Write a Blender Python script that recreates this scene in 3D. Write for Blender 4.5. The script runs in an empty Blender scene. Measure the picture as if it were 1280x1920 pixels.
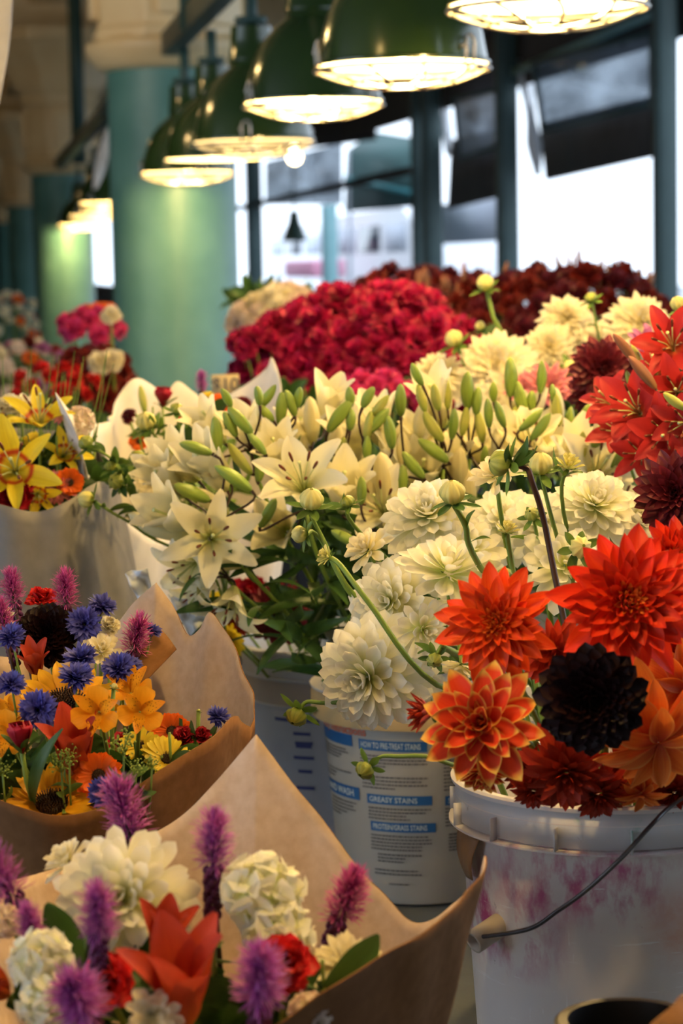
import bpy, math, random
import numpy as np
from mathutils import Vector, Matrix, Quaternion
PI = math.pi
SC = bpy.context.scene
COL = SC.collection
rad = math.radians

# ------------------------------------------------------------------ camera
FPX = 1920 * 50.0 / 22.2
CAM_Z = 1.55
cam_d = bpy.data.cameras.new('camera')
cam = bpy.data.objects.new('camera', cam_d)
COL.objects.link(cam)
SC.camera = cam
cam_d.sensor_fit = 'VERTICAL'
cam_d.sensor_height = 22.2
cam_d.sensor_width = 14.8
cam_d.lens = 50
cam_d.clip_start = 0.05
cam_d.clip_end = 400
CAM_M = Matrix.Translation((0, 0, CAM_Z)) @ Matrix.Rotation(rad(90 - 6.18), 4, 'X') @ Matrix.Rotation(rad(-1.1), 4, 'Z')
cam.matrix_world = CAM_M
cam_d.dof.use_dof = True
cam_d.dof.focus_distance = 2.36
cam_d.dof.aperture_fstop = 4.6
cam_d.dof.aperture_blades = 0

# ------------------------------------------------------------------ world and exposure
W = bpy.data.worlds.new('world')
SC.world = W
W.use_nodes = True
nt = W.node_tree
nt.nodes.clear()
wo = nt.nodes.new('ShaderNodeOutputWorld')
wb = nt.nodes.new('ShaderNodeBackground')
wb.inputs[0].default_value = (0.74, 0.86, 1.0, 1)
wb.inputs[1].default_value = 2.4
nt.links.new(wb.outputs[0], wo.inputs[0])
SC.view_settings.view_transform = 'Standard'
SC.view_settings.look = 'None'
SC.view_settings.exposure = 0.12
SC.view_settings.gamma = 1
SC.view_settings.use_curve_mapping = False
SC.cycles.max_bounces = 6
SC.cycles.use_denoising = True
LAMP_W = 22.0
WARM = (1.0, 0.65, 0.24)

# ------------------------------------------------------------------ helpers
def pix(px, py, Y):
    """world point seen at pixel (px, py) whose distance ahead is Y"""
    d = CAM_M.to_3x3() @ Vector(((px - 640) / FPX, (960 - py) / FPX, -1))
    return Vector((0, 0, CAM_Z)) + d * (Y / d.y)

TH = math.atan(700 / FPX)
HU = Vector((-math.sin(TH), math.cos(TH), 0))     # along the hall
HR = Vector((math.cos(TH), math.sin(TH), 0))      # to its right
HROT = TH

def hall(lat, s, z=0.0):
    v = HR * lat + HU * s
    return Vector((v.x, v.y, z))

def on_wall(px, py, lat):
    d = CAM_M.to_3x3() @ Vector(((px - 640) / FPX, (960 - py) / FPX, -1))
    k = lat / d.dot(HR)
    return Vector((0, 0, CAM_Z)) + d * k

class G:
    def __init__(s):
        s.v, s.f, s.a, s.n = [], [], [], 0
    def grid(s, P, U, V, r=0.5, closeu=False):
        nv, nu = P.shape[:2]
        b = s.n
        s.v.append(P.reshape(-1, 3))
        s.a.append(np.stack([np.broadcast_to(U, (nv, nu)).ravel(), np.broadcast_to(V, (nv, nu)).ravel(), np.full(nv * nu, r)], 1))
        i = np.arange(nv - 1)[:, None] * nu
        j = np.arange(nu - (0 if closeu else 1))[None, :]
        j2 = (j + 1) % nu
        q = np.stack(np.broadcast_arrays(i + j, i + j2, i + nu + j2, i + nu + j), -1).reshape(-1, 4) + b
        s.f.append(q)
        s.n += nv * nu
    def add(s, V, F, r=0.5, uv=(0, 0)):
        V = np.array(V, float)
        s.v.append(V)
        s.a.append(np.tile([uv[0], uv[1], r], (len(V), 1)))
        for q in F:
            q = list(q)
            if len(q) == 3:
                q = q + [-1]
            s.f.append(np.array([q]) + np.where(np.array([q]) >= 0, s.n, 0))
        s.n += len(V)
    def box(s, c, d, rot=0.0, r=0.5):
        x, y, z = d[0] / 2, d[1] / 2, d[2] / 2
        V = [(-x, -y, -z), (x, -y, -z), (x, y, -z), (-x, y, -z), (-x, -y, z), (x, -y, z), (x, y, z), (-x, y, z)]
        cr, sr = math.cos(rot), math.sin(rot)
        V = [(p[0] * cr - p[1] * sr + c[0], p[0] * sr + p[1] * cr + c[1], p[2] + c[2]) for p in V]
        s.add(V, [(0, 3, 2, 1), (4, 5, 6, 7), (0, 1, 5, 4), (1, 2, 6, 5), (2, 3, 7, 6), (3, 0, 4, 7)], r)
    def tube(s, P, R, n=8, r=0.5, cap=True):
        P = np.array([tuple(p) for p in P], float)
        m = len(P)
        R = np.broadcast_to(np.array(R, float), (m,))
        T = np.gradient(P, axis=0)
        T /= np.linalg.norm(T, axis=1)[:, None] + 1e-12
        up = np.array([0, 0, 1.0]) if abs(T[0][2]) < .9 else np.array([1.0, 0, 0])
        A = np.cross(T[0], up); A /= np.linalg.norm(A)
        rows = []
        for i in range(m):
            A = A - T[i] * A.dot(T[i]); A /= np.linalg.norm(A) + 1e-12
            B = np.cross(T[i], A)
            ph = np.linspace(0, 2 * PI, n, endpoint=False)
            rows.append(P[i] + R[i] * (np.cos(ph)[:, None] * A + np.sin(ph)[:, None] * B))
        if cap:
            rows = [np.tile(P[0], (n, 1))] + rows + [np.tile(P[-1], (n, 1))]
        Q = np.array(rows)
        s.grid(Q, np.linspace(0, 1, n)[None, :], np.linspace(0, 1, len(rows))[:, None], r, True)
    def lathe(s, prof, n=32, c=(0, 0, 0), r=0.5, lobes=0, lob=0.0, ph0=0.0):
        prof = np.array(prof, float)
        ph = np.linspace(0, 2 * PI, n, endpoint=False) + ph0
        k = 1 + lob * np.cos(lobes * ph)
        P = np.stack([prof[:, :1] * np.cos(ph) * k, prof[:, :1] * np.sin(ph) * k, np.broadcast_to(prof[:, 1:2], (len(prof), n))], -1) + np.array(c)
        s.grid(P, np.cos(lobes * ph)[None, :] if lobes else (ph / 2 / PI)[None, :], np.linspace(0, 1, len(prof))[:, None], r, True)
    def mesh(s, name):
        V = np.concatenate(s.v); F = np.concatenate(s.f); A = np.concatenate(s.a)
        me = bpy.data.meshes.new(name)
        tri = F[:, 3] < 0
        cnt = np.where(tri, 3, 4)
        me.vertices.add(len(V)); me.vertices.foreach_set('co', V.ravel())
        flat = F[F >= 0]
        me.loops.add(len(flat)); me.loops.foreach_set('vertex_index', flat.astype(np.int32))
        me.polygons.add(len(F))
        st = np.concatenate([[0], np.cumsum(cnt)[:-1]]).astype(np.int32)
        me.polygons.foreach_set('loop_start', st)
        me.polygons.foreach_set('loop_total', cnt.astype(np.int32))
        at = me.attributes.new('puv', 'FLOAT_VECTOR', 'POINT')
        at.data.foreach_set('vector', A.ravel())
        me.update(calc_edges=True)
        me.validate()
        return me

def mk(name, g, mat, parent=None, smooth=True, loc=(0, 0, 0)):
    me = g if isinstance(g, bpy.types.Mesh) else g.mesh(name)
    if mat is not None and not me.materials:
        me.materials.append(mat)
    if smooth and len(me.polygons):
        me.polygons.foreach_set('use_smooth', [True] * len(me.polygons))
    o = bpy.data.objects.new(name, me)
    COL.objects.link(o)
    o.location = loc
    if parent:
        o.parent = parent
    return o

def sharp(o, ang=35):
    md = o.modifiers.new('edge', 'EDGE_SPLIT'); md.split_angle = rad(ang)
    return o

def bevel(o, w=.006, seg=2):
    md = o.modifiers.new('bevel', 'BEVEL'); md.width = w; md.segments = seg; md.limit_method = 'ANGLE'
    return o

def tag(o, label, cat=None, group=None):
    o['label'] = label
    if cat: o['category'] = cat
    if group: o['group'] = group
    return o

def thing(name, label, cat, loc=(0, 0, 0), group=None):
    o = bpy.data.objects.new(name, None)
    o.empty_display_size = .02
    COL.objects.link(o); o.location = loc
    return tag(o, label, cat, group)

def struct(name, g, mat, smooth=False):
    o = mk(name, g, mat, None, smooth); o['kind'] = 'structure'
    return o

# ------------------------------------------------------------------ materials
def newmat(name):
    m = bpy.data.materials.new(name); m.use_nodes = True
    t = m.node_tree; t.nodes.clear()
    return m, t

def N(t, typ, **kw):
    n = t.nodes.new(typ)
    for k, v in kw.items():
        if hasattr(n, k) and not k.startswith('i_'):
            setattr(n, k, v)
    return n

def rgba(c): return (c[0], c[1], c[2], 1)

def srgb(r, g, b):
    f = lambda c: ((c / 255 + .055) / 1.055) ** 2.4 if c > 10 else c / 255 / 12.92
    return (f(r), f(g), f(b))

def ramp(t, stops, fac=None):
    r = t.nodes.new('ShaderNodeValToRGB')
    e = r.color_ramp.elements
    while len(e) > 1: e.remove(e[0])
    e[0].position = stops[0][0]; e[0].color = rgba(stops[0][1])
    for p, c in stops[1:]:
        x = e.new(p); x.color = rgba(c)
    if fac is not None: t.links.new(fac, r.inputs[0])
    return r

def mixc(t, a, b, fac, mode='MIX'):
    m = t.nodes.new('ShaderNodeMix'); m.data_type = 'RGBA'; m.blend_type = mode
    for s, v in ((m.inputs[6], a), (m.inputs[7], b), (m.inputs[0], fac)):
        if isinstance(v, (int, float)): s.default_value = v
        elif isinstance(v, tuple): s.default_value = rgba(v)
        else: t.links.new(v, s)
    return m.outputs[2]

def mth(t, op, a, b=None):
    m = t.nodes.new('ShaderNodeMath'); m.operation = op
    for i, v in enumerate((a, b)):
        if v is None: continue
        if isinstance(v, (int, float)): m.inputs[i].default_value = v
        else: t.links.new(v, m.inputs[i])
    return m.outputs[0]

def petal_mat(name, stops, edge=None, edge_w=.75, vein=.12, veinc=None, trans=.3, rough=.5, var=.12, spots=None, spec=.3):
    m, t = newmat(name)
    at = N(t, 'ShaderNodeAttribute'); at.attribute_name = 'puv'
    sp = N(t, 'ShaderNodeSeparateXYZ'); t.links.new(at.outputs['Vector'], sp.inputs[0])
    u, v, r = sp.outputs
    c = ramp(t, stops, v).outputs[0]
    au = mth(t, 'ABSOLUTE', u)
    if edge:
        mr = N(t, 'ShaderNodeMapRange'); mr.interpolation_type = 'SMOOTHSTEP'
        mr.inputs[1].default_value = edge_w; mr.inputs[2].default_value = min(1.0, edge_w + .35)
        t.links.new(mth(t, 'MAXIMUM', au, mth(t, 'MULTIPLY', v, mth(t, 'POWER', v, 3.0))), mr.inputs[0])
        c = mixc(t, c, edge, mr.outputs[0])
    cb = N(t, 'ShaderNodeCombineXYZ')
    t.links.new(mth(t, 'MULTIPLY', u, 9.0), cb.inputs[0]); t.links.new(mth(t, 'MULTIPLY', v, 1.2), cb.inputs[1]); t.links.new(mth(t, 'MULTIPLY', r, 37.0), cb.inputs[2])
    nz = N(t, 'ShaderNodeTexNoise'); nz.inputs['Scale'].default_value = 1.0; nz.inputs['Detail'].default_value = 2
    t.links.new(cb.outputs[0], nz.inputs[0])
    vr = ramp(t, [(.35, (0, 0, 0)), (.65, (1, 1, 1))], nz.outputs[0])
    if veinc is None:
        veinc = tuple(x * .6 for x in stops[len(stops) // 2][1])
    c = mixc(t, c, veinc, mth(t, 'MULTIPLY', vr.outputs[0], vein))
    if spots:
        cb2 = N(t, 'ShaderNodeCombineXYZ')
        t.links.new(mth(t, 'MULTIPLY', u, 5.0), cb2.inputs[0]); t.links.new(mth(t, 'MULTIPLY', v, spots[2]), cb2.inputs[1]); t.links.new(mth(t, 'MULTIPLY', r, 37.0), cb2.inputs[2])
        vo = N(t, 'ShaderNodeTexVoronoi'); vo.inputs['Scale'].default_value = 1.0
        t.links.new(cb2.outputs[0], vo.inputs[0])
        s1 = ramp(t, [(.2, (1, 1, 1)), (.3, (0, 0, 0))], vo.outputs[0])
        s2 = ramp(t, spots[1], v)
        c = mixc(t, c, spots[0], mth(t, 'MULTIPLY', s1.outputs[0], s2.outputs[0]))
    hs = N(t, 'ShaderNodeHueSaturation')
    t.links.new(c, hs.inputs['Color'])
    t.links.new(mth(t, 'ADD', mth(t, 'MULTIPLY', r, 2 * var), 1 - var), hs.inputs['Value'])
    p = N(t, 'ShaderNodeBsdfPrincipled')
    p.inputs['Roughness'].default_value = rough
    p.inputs['Specular IOR Level'].default_value = spec
    t.links.new(hs.outputs[0], p.inputs['Base Color'])
    bp = N(t, 'ShaderNodeBump'); bp.inputs['Strength'].default_value = .25; bp.inputs['Distance'].default_value = .001
    t.links.new(nz.outputs[0], bp.inputs['Height']); t.links.new(bp.outputs[0], p.inputs['Normal'])
    o = N(t, 'ShaderNodeOutputMaterial')
    if trans > 0:
        tr = N(t, 'ShaderNodeBsdfTranslucent'); t.links.new(hs.outputs[0], tr.inputs[0])
        mx = N(t, 'ShaderNodeMixShader'); mx.inputs[0].default_value = trans
        t.links.new(p.outputs[0], mx.inputs[1]); t.links.new(tr.outputs[0], mx.inputs[2])
        t.links.new(mx.outputs[0], o.inputs[0])
    else:
        t.links.new(p.outputs[0], o.inputs[0])
    return m

def surf(name, c1, c2=None, scale=8.0, rough=.6, metal=0.0, bump=.2, bdist=.004, marks=(), detail=4, spec=.5, stretch=(1, 1, 1), emit=None):
    """noise-mottled surface; marks = [(colour, scale, lo, hi, stretch, box)] shaped stains, box = (axis, lo, hi) in object space"""
    m, t = newmat(name)
    tc = N(t, 'ShaderNodeTexCoord')
    mp = N(t, 'ShaderNodeMapping'); mp.inputs['Scale'].default_value = stretch
    t.links.new(tc.outputs['Object'], mp.inputs[0])
    nz = N(t, 'ShaderNodeTexNoise'); nz.inputs['Scale'].default_value = scale; nz.inputs['Detail'].default_value = detail
    t.links.new(mp.outputs[0], nz.inputs[0])
    c = ramp(t, [(.3, c1), (.7, c2 or c1)], nz.outputs[0]).outputs[0]
    for mk_ in marks:
        mc, ms, lo, hi, stt, boxes = mk_
        mp2 = N(t, 'ShaderNodeMapping'); mp2.inputs['Scale'].default_value = stt; mp2.inputs['Location'].default_value = (ms * .37, 1.7, ms * .11)
        t.links.new(tc.outputs['Object'], mp2.inputs[0])
        n2 = N(t, 'ShaderNodeTexNoise'); n2.inputs['Scale'].default_value = ms; n2.inputs['Detail'].default_value = 6; n2.inputs['Roughness'].default_value = .65
        t.links.new(mp2.outputs[0], n2.inputs[0])
        f = ramp(t, [(lo, (0, 0, 0)), (hi, (1, 1, 1))], n2.outputs[0]).outputs[0]
        if boxes:
            sx = N(t, 'ShaderNodeSeparateXYZ'); t.links.new(tc.outputs['Object'], sx.inputs[0])
            for ax, a, b, soft in boxes:
                r1 = N(t, 'ShaderNodeMapRange'); r1.inputs[1].default_value = a - soft; r1.inputs[2].default_value = a + soft
                t.links.new(sx.outputs[ax], r1.inputs[0])
                r2 = N(t, 'ShaderNodeMapRange'); r2.inputs[1].default_value = b + soft; r2.inputs[2].default_value = b - soft
                t.links.new(sx.outputs[ax], r2.inputs[0])
                f = mth(t, 'MULTIPLY', f, mth(t, 'MULTIPLY', r1.outputs[0], r2.outputs[0]))
        c = mixc(t, c, mc, f)
    p = N(t, 'ShaderNodeBsdfPrincipled')
    t.links.new(c, p.inputs['Base Color'])
    p.inputs['Roughness'].default_value = rough; p.inputs['Metallic'].default_value = metal
    p.inputs['Specular IOR Level'].default_value = spec
    if bump:
        bp = N(t, 'ShaderNodeBump'); bp.inputs['Strength'].default_value = bump; bp.inputs['Distance'].default_value = bdist
        t.links.new(nz.outputs[0], bp.inputs['Height']); t.links.new(bp.outputs[0], p.inputs['Normal'])
    if emit:
        p.inputs['Emission Color'].default_value = rgba(emit[0]); p.inputs['Emission Strength'].default_value = emit[1]
    o = N(t, 'ShaderNodeOutputMaterial'); t.links.new(p.outputs[0], o.inputs[0])
    return m

def glass_mat(name, tint, alpha=.35, rough=.15):
    m, t = newmat(name)
    p = N(t, 'ShaderNodeBsdfPrincipled'); p.inputs['Base Color'].default_value = rgba(tint); p.inputs['Roughness'].default_value = rough
    p.inputs['Specular IOR Level'].default_value = .9
    tr = N(t, 'ShaderNodeBsdfTransparent'); tr.inputs[0].default_value = (.85, .9, .95, 1)
    nz = N(t, 'ShaderNodeTexNoise'); nz.inputs['Scale'].default_value = 2.5
    r = ramp(t, [(.3, (alpha - .1,) * 3), (.7, (alpha + .15,) * 3)], nz.outputs[0])
    mx = N(t, 'ShaderNodeMixShader'); t.links.new(r.outputs[0], mx.inputs[0])
    t.links.new(tr.outputs[0], mx.inputs[1]); t.links.new(p.outputs[0], mx.inputs[2])
    o = N(t, 'ShaderNodeOutputMaterial'); t.links.new(mx.outputs[0], o.inputs[0])
    return m

M = {}
M['column'] = surf('column_paint', (.085, .23, .205), (.12, .285, .255), 6, .45, bump=.5, bdist=.006, marks=[((.10, .06, .03), 3.5, .66, .72, (1, 1, .7), [(2, .2, 1.9, .2)]), ((.75, .7, .45), 2.6, .70, .72, (1, 1, 1.6), [(2, .8, 1.9, .2)])])
M['cream'] = surf('cream_paint', (.80, .60, .31), (.86, .68, .38), 5, .4, bump=.4, bdist=.006)
M['rail'] = surf('rail_paint', (.055, .085, .075), (.07, .10, .09), 10, .5)
M['pipe'] = surf('pipe_paint', (.03, .075, .065), (.04, .09, .08), 10, .5)
M['post'] = surf('post_paint', (.045, .085, .09), (.06, .11, .115), 6, .5)
M['post2'] = surf('pale_post_paint', (.24, .48, .52), (.28, .52, .56), 6, .5)
M['ceil'] = surf('ceiling_paint', (.10, .085, .085), (.13, .11, .11), 2, .8)
M['floor'] = surf('floor_concrete', (.10, .10, .095), (.16, .155, .15), 3, .7)
M['table'] = surf('table_cloth', (.045, .058, .07), (.075, .09, .105), 9, .7, bump=.4)
M['lwall'] = surf('left_wall', (.10, .07, .045), (.17, .12, .08), 2, .8)
M['shade'] = surf('lamp_enamel', (.026, .055, .014), (.034, .068, .018), 6, .16, bump=.1, spec=.7)
M['white_enamel'] = surf('lamp_inner_enamel', (.85, .82, .7), None, 6, .35, bump=0)
M['wire'] = surf('lamp_wire', (.55, .52, .46), (.4, .38, .34), 30, .35, metal=.7)
M['bulb'] = surf('bulb_glass', (1, .9, .6), None, 5, .3, emit=((1.0, .78, .40), 14), bump=0)
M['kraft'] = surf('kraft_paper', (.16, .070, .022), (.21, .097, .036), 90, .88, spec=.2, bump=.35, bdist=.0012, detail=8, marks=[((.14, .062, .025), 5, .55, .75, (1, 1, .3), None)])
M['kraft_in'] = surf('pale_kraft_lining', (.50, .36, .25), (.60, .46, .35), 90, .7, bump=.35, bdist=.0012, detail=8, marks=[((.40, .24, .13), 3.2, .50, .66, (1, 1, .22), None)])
M['grey_paper'] = surf('grey_kraft_paper', (.165, .16, .16), (.205, .20, .20), 40, .7, bump=.3, bdist=.001)
M['white_paper'] = surf('white_paper', (.70, .66, .60), (.78, .74, .68), 30, .65, bump=.3, bdist=.001)
M['white_plastic'] = surf('white_plastic', (.66, .66, .66), (.72, .72, .71), 14, .45, bump=.15, marks=[((.40, .36, .32), 18, .58, .85, (1, 1, 1), None), ((.5, .30, .34), 9, .62, .85, (1, 1, .4), None)])
M['stained'] = surf('stained_white_plastic', (.76, .72, .71), (.82, .79, .78), 12, .5, bump=.25, bdist=.002, marks=[
    ((.55, .16, .30), 26, .43, .60, (1.6, 1, .8), [(2, .255, .325, .015), (0, -.11, .03, .03)]),
    ((.48, .08, .24), 34, .44, .62, (1, 1, .5), [(2, .20, .285, .02), (0, -.17, -.07, .02)]),
    ((.70, .38, .26), 9, .42, .66, (1, 1, 1.4), [(2, .21, .275, .02), (0, .02, .13, .02)]),
    ((.86, .85, .86), 55, .64, .68, (.25, .25, 3), [(2, .1, .3, .02)]),
    ((.86, .85, .86), 70, .66, .69, (3, 3, .3), [(2, .1, .3, .02)]),
    ((.16, .12, .11), 42, .70, .73, (1, 1, .7), None),
    ((.42, .36, .30), 7, .56, .8, (1, 1, .5), None)])
M['blue_plastic'] = surf('bluish_plastic', (.36, .40, .50), (.43, .47, .56), 14, .45, bump=.15)
M['stained_rim'] = surf('rim_plastic', (.62, .63, .66), (.70, .71, .72), 20, .4, bump=.15, marks=[((.2, .45, .36), 24, .60, .72, (1, 1, 1), [(0, -.09, .02, .03)]), ((.55, .3, .4), 20, .6, .75, (1, 1, 1), [(0, -.02, .08, .03)]), ((.3, .25, .22), 30, .66, .72, (1, 1, 1), None)])
M['label_bg'] = surf('label_paper', (.36, .34, .30), (.40, .38, .34), 14, .5, bump=.1)
M['tan'] = surf('tan_collar', (.47, .33, .15), (.52, .38, .19), 12, .5, bump=.1)
M['grey_band'] = surf('grey_band', (.33, .30, .29), (.38, .35, .33), 12, .5)
M['bluebar'] = surf('blue_ink', (.012, .10, .28), None, 5, .5, bump=0)
M['whiteink'] = surf('white_ink', (.55, .60, .62), None, 5, .5, bump=0)
M['redink'] = surf('red_ink', (.62, .13, .06), None, 5, .5, bump=0)
M['darkink'] = surf('dark_ink', (.09, .085, .09), None, 5, .6, bump=0)
M['blueink'] = surf('navy_ink', (.05, .07, .25), None, 5, .6, bump=0)
M['black_plastic'] = surf('black_plastic', (.010, .010, .012), (.016, .016, .018), 10, .35, bump=.1)
M['steel'] = surf('dark_steel_wire', (.10, .10, .11), (.16, .16, .17), 40, .35, metal=.85)
M['glass'] = glass_mat('awning_glass', (.23, .29, .38), .6)
M['pane'] = glass_mat('white_film', (.62, .66, .75), .8, .4)
M['valance'] = surf('grey_valance', (.055, .05, .052), (.07, .065, .065), 5, .8)
M['teal_cloth'] = surf('teal_awning_cloth', (.012, .06, .062), (.02, .085, .085), 3, .8)
M['ext_grey'] = surf('pale_building', (.50, .54, .64), (.58, .62, .70), 2, .7)
M['ext_white'] = surf('white_body', (.85, .87, .92), None, 2, .4, bump=0)
M['ext_pink'] = surf('pink_panel', (.8, .35, .5), None, 2, .6, bump=0)
M['ext_dark'] = surf('dark_window', (.05, .06, .08), None, 2, .2, bump=0)
M['street'] = surf('street', (.35, .36, .38), (.42, .43, .45), 2, .8)
M['card'] = surf('card_board', (.55, .42, .2), (.6, .47, .24), 8, .7)
M['plastic_bag'] = surf('pale_plastic_bag', (.62, .68, .78), (.75, .8, .86), 12, .3, bump=.6, bdist=.01)
M['blue_bag'] = surf('blue_tub', (.08, .15, .24), (.14, .23, .34), 7, .35, bump=.4)
g_ = lambda a, b: [(0, a), (1, b)]
M['stem'] = petal_mat('green_stem', g_((.13, .22, .035), (.20, .30, .05)), trans=0, vein=.3, var=.2)
M['dkstem'] = petal_mat('purple_brown_stem', g_((.035, .02, .015), (.06, .03, .02)), trans=0)
M['leaf'] = petal_mat('leaf_green', g_((.035, .09, .018), (.06, .14, .03)), trans=.25, vein=.4, rough=.4, var=.35)
M['ltleaf'] = petal_mat('light_leaf', g_((.09, .17, .03), (.16, .27, .05)), trans=.3, vein=.4, rough=.4, var=.3)
M['white'] = petal_mat('white_petals', [(0, (.60, .72, .18)), (.4, (.84, .83, .52)), (.7, (.91, .89, .74)), (1, (.93, .91, .82))], vein=.12, veinc=(.74, .72, .48), trans=.42, var=.05)
M['cream_p'] = petal_mat('cream_petals', [(0, (.70, .66, .22)), (.35, (.86, .79, .50)), (1, (.90, .84, .66))], vein=.12, veinc=(.7, .6, .35), trans=.38, var=.06)
M['orange'] = petal_mat('red_orange_petals', [(0, (.70, .22, .02)), (.35, (.74, .075, .008)), (1, (.70, .022, .006))], vein=.5, veinc=(.80, .15, .015), trans=.22, var=.25, edge=(.80, .09, .012), edge_w=.75)
M['redor'] = petal_mat('scarlet_petals', [(0, (.72, .18, .02)), (.3, (.74, .045, .008)), (1, (.70, .016, .007))], vein=.4, veinc=(.80, .09, .012), trans=.22, var=.22)
M['bicolor'] = petal_mat('red_petals_with_yellow_tips', [(0, (.75, .28, .08)), (.3, (.58, .025, .012)), (.80, (.66, .05, .012)), (.92, (.80, .50, .08)), (1, (.80, .66, .16))], edge=(.80, .52, .10), edge_w=.62, vein=.25, veinc=(.72, .12, .03), trans=.2, var=.2)
M['peach'] = petal_mat('peach_orange_petals', [(0, (.60, .10, .05)), (.4, (.78, .18, .02)), (1, (.82, .27, .04))], vein=.5, veinc=(.70, .08, .015), trans=.25, var=.18, edge=(.85, .36, .07), edge_w=.75)
M['rust'] = petal_mat('rust_red_petals', [(0, (.26, .02, .006)), (1, (.36, .018, .008))], vein=.4, veinc=(.5, .07, .015), trans=.18, var=.3)
M['black'] = petal_mat('near_black_petals', [(0, (.030, .004, .006)), (1, (.008, .003, .0035))], vein=.3, veinc=(.018, .004, .005), trans=.03, var=.3, rough=.5, spec=.16)
M['burg'] = petal_mat('burgundy_petals', [(0, (.09, .008, .015)), (1, (.13, .010, .022))], vein=.3, trans=.15, var=.3, spec=.3)
M['crimson'] = petal_mat('crimson_petals', [(0, (.13, .003, .018)), (1, (.40, .006, .065))], vein=.2, trans=.2, var=.4)
M['dkred'] = petal_mat('dark_red_petals', [(0, (.07, .006, .006)), (1, (.19, .014, .010))], vein=.2, trans=.2, var=.35)
M['redlily'] = petal_mat('coral_red_lily', [(0, (.50, .12, .02)), (.3, (.40, .018, .018)), (1, (.45, .03, .035))], vein=.5, veinc=(.4, .02, .02), trans=.3, var=.12)
M['rustbud'] = petal_mat('brownish_lily_bud', [(0, (.30, .16, .06)), (1, (.36, .14, .08))], vein=.3, trans=.1)
M['coral'] = petal_mat('coral_orange_petals', [(0, (.60, .20, .04)), (.4, (.58, .085, .025)), (1, (.52, .06, .03))], vein=.4, veinc=(.5, .05, .03), trans=.3)
M['pink'] = petal_mat('pink_petals', [(0, (.75, .55, .40)), (1, (.68, .16, .26))], vein=.2, trans=.3)
M['hotpink'] = petal_mat('hot_pink_petals', [(0, (.5, .03, .12)), (1, (.75, .05, .22))], vein=.2, trans=.3)
M['palepink'] = petal_mat('pale_pink_petals', [(0, (.8, .72, .45)), (1, (.82, .66, .60))], vein=.15, trans=.35, var=.08)
M['mauve'] = petal_mat('mauve_petals', [(0, (.45, .12, .30)), (1, (.48, .16, .38))], vein=.2, trans=.3)
M['magenta'] = petal_mat('magenta_petals', [(0, (.20, .01, .09)), (1, (.30, .02, .16))], vein=.2, trans=.2)
M['bluef'] = petal_mat('cornflower_blue', [(0, (.04, .02, .16)), (.4, (.06, .06, .36)), (1, (.11, .12, .52))], vein=.2, trans=.25, var=.2)
M['bluecore'] = petal_mat('purple_core', g_((.04, .01, .10), (.10, .04, .25)), trans=.1)
M['liatris'] = petal_mat('purple_filaments', [(0, (.20, .02, .22)), (.55, (.46, .07, .40)), (1, (.68, .26, .58))], vein=0, trans=.3, var=.3)
M['liatris_pink'] = petal_mat('rosy_filaments', [(0, (.22, .02, .14)), (.6, (.52, .06, .30)), (1, (.70, .18, .48))], vein=0, trans=.3, var=.3)
M['libud'] = petal_mat('liatris_buds', g_((.07, .012, .06), (.14, .025, .10)), trans=.05, var=.4)
M['sun'] = petal_mat('golden_yellow_petals', [(0, (.55, .25, .01)), (.35, (.80, .40, .01)), (1, (.86, .50, .015))], vein=.35, veinc=(.7, .3, .01), trans=.3, var=.12)
M['disk'] = petal_mat('dark_brown_disk', g_((.015, .008, .004), (.05, .02, .008)), trans=0, var=.5)
M['yellow'] = petal_mat('yellow_petals', [(0, (.70, .50, .03)), (1, (.82, .66, .04))], vein=.2, trans=.35, var=.1)
M['ylily'] = petal_mat('yellow_lily_petals', [(0, (.62, .60, .05)), (.22, (.75, .58, .03)), (.30, (.50, .06, .01)), (.34, (.50, .06, .01)), (.40, (.80, .62, .02)), (1, (.84, .72, .05))], vein=.15, trans=.35)
M['alst'] = petal_mat('orange_alstroemeria', [(0, (.55, .22, .02)), (.4, (.85, .34, .01)), (1, (.86, .40, .02))], vein=.15, trans=.35, var=.08)
M['alst_in'] = petal_mat('streaked_alstroemeria', [(0, (.60, .28, .02)), (.5, (.85, .42, .02)), (1, (.84, .28, .01))], vein=.1, trans=.35, spots=((.10, .01, .005), [(.2, (0, 0, 0)), (.35, (1, 1, 1)), (.8, (1, 1, 1)), (.9, (0, 0, 0))], 9.0))
M['gerb'] = petal_mat('bright_orange_petals', [(0, (.6, .10, .01)), (1, (.90, .17, .005))], vein=.25, trans=.3, var=.12)
M['redrose'] = petal_mat('red_rose_petals', g_((.22, .003, .01), (.42, .008, .025)), vein=.15, trans=.15, var=.15)
M['redcar'] = petal_mat('bright_red_petals', g_((.4, .01, .01), (.70, .02, .02)), vein=.15, trans=.25, var=.2)
M['lily'] = petal_mat('white_lily_petals', [(0, (.52, .62, .16)), (.22, (.80, .76, .42)), (1, (.90, .85, .66))], vein=.10, veinc=(.74, .72, .45), trans=.38, rough=.45, var=.05, spots=((.25, .04, .02), [(.08, (0, 0, 0)), (.16, (.7, .7, .7)), (.34, (0, 0, 0))], 34.0))
M['lbud_g'] = petal_mat('green_lily_bud', [(0, (.12, .24, .035)), (.5, (.24, .38, .05)), (1, (.26, .38, .09))], vein=.35, veinc=(.42, .44, .10), trans=.1, var=.12, rough=.35)
M['lbud_y'] = petal_mat('yellow_green_lily_bud', [(0, (.28, .38, .06)), (.5, (.55, .55, .14)), (1, (.45, .50, .10))], vein=.35, veinc=(.42, .46, .08), trans=.15, var=.1, rough=.4)
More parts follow.
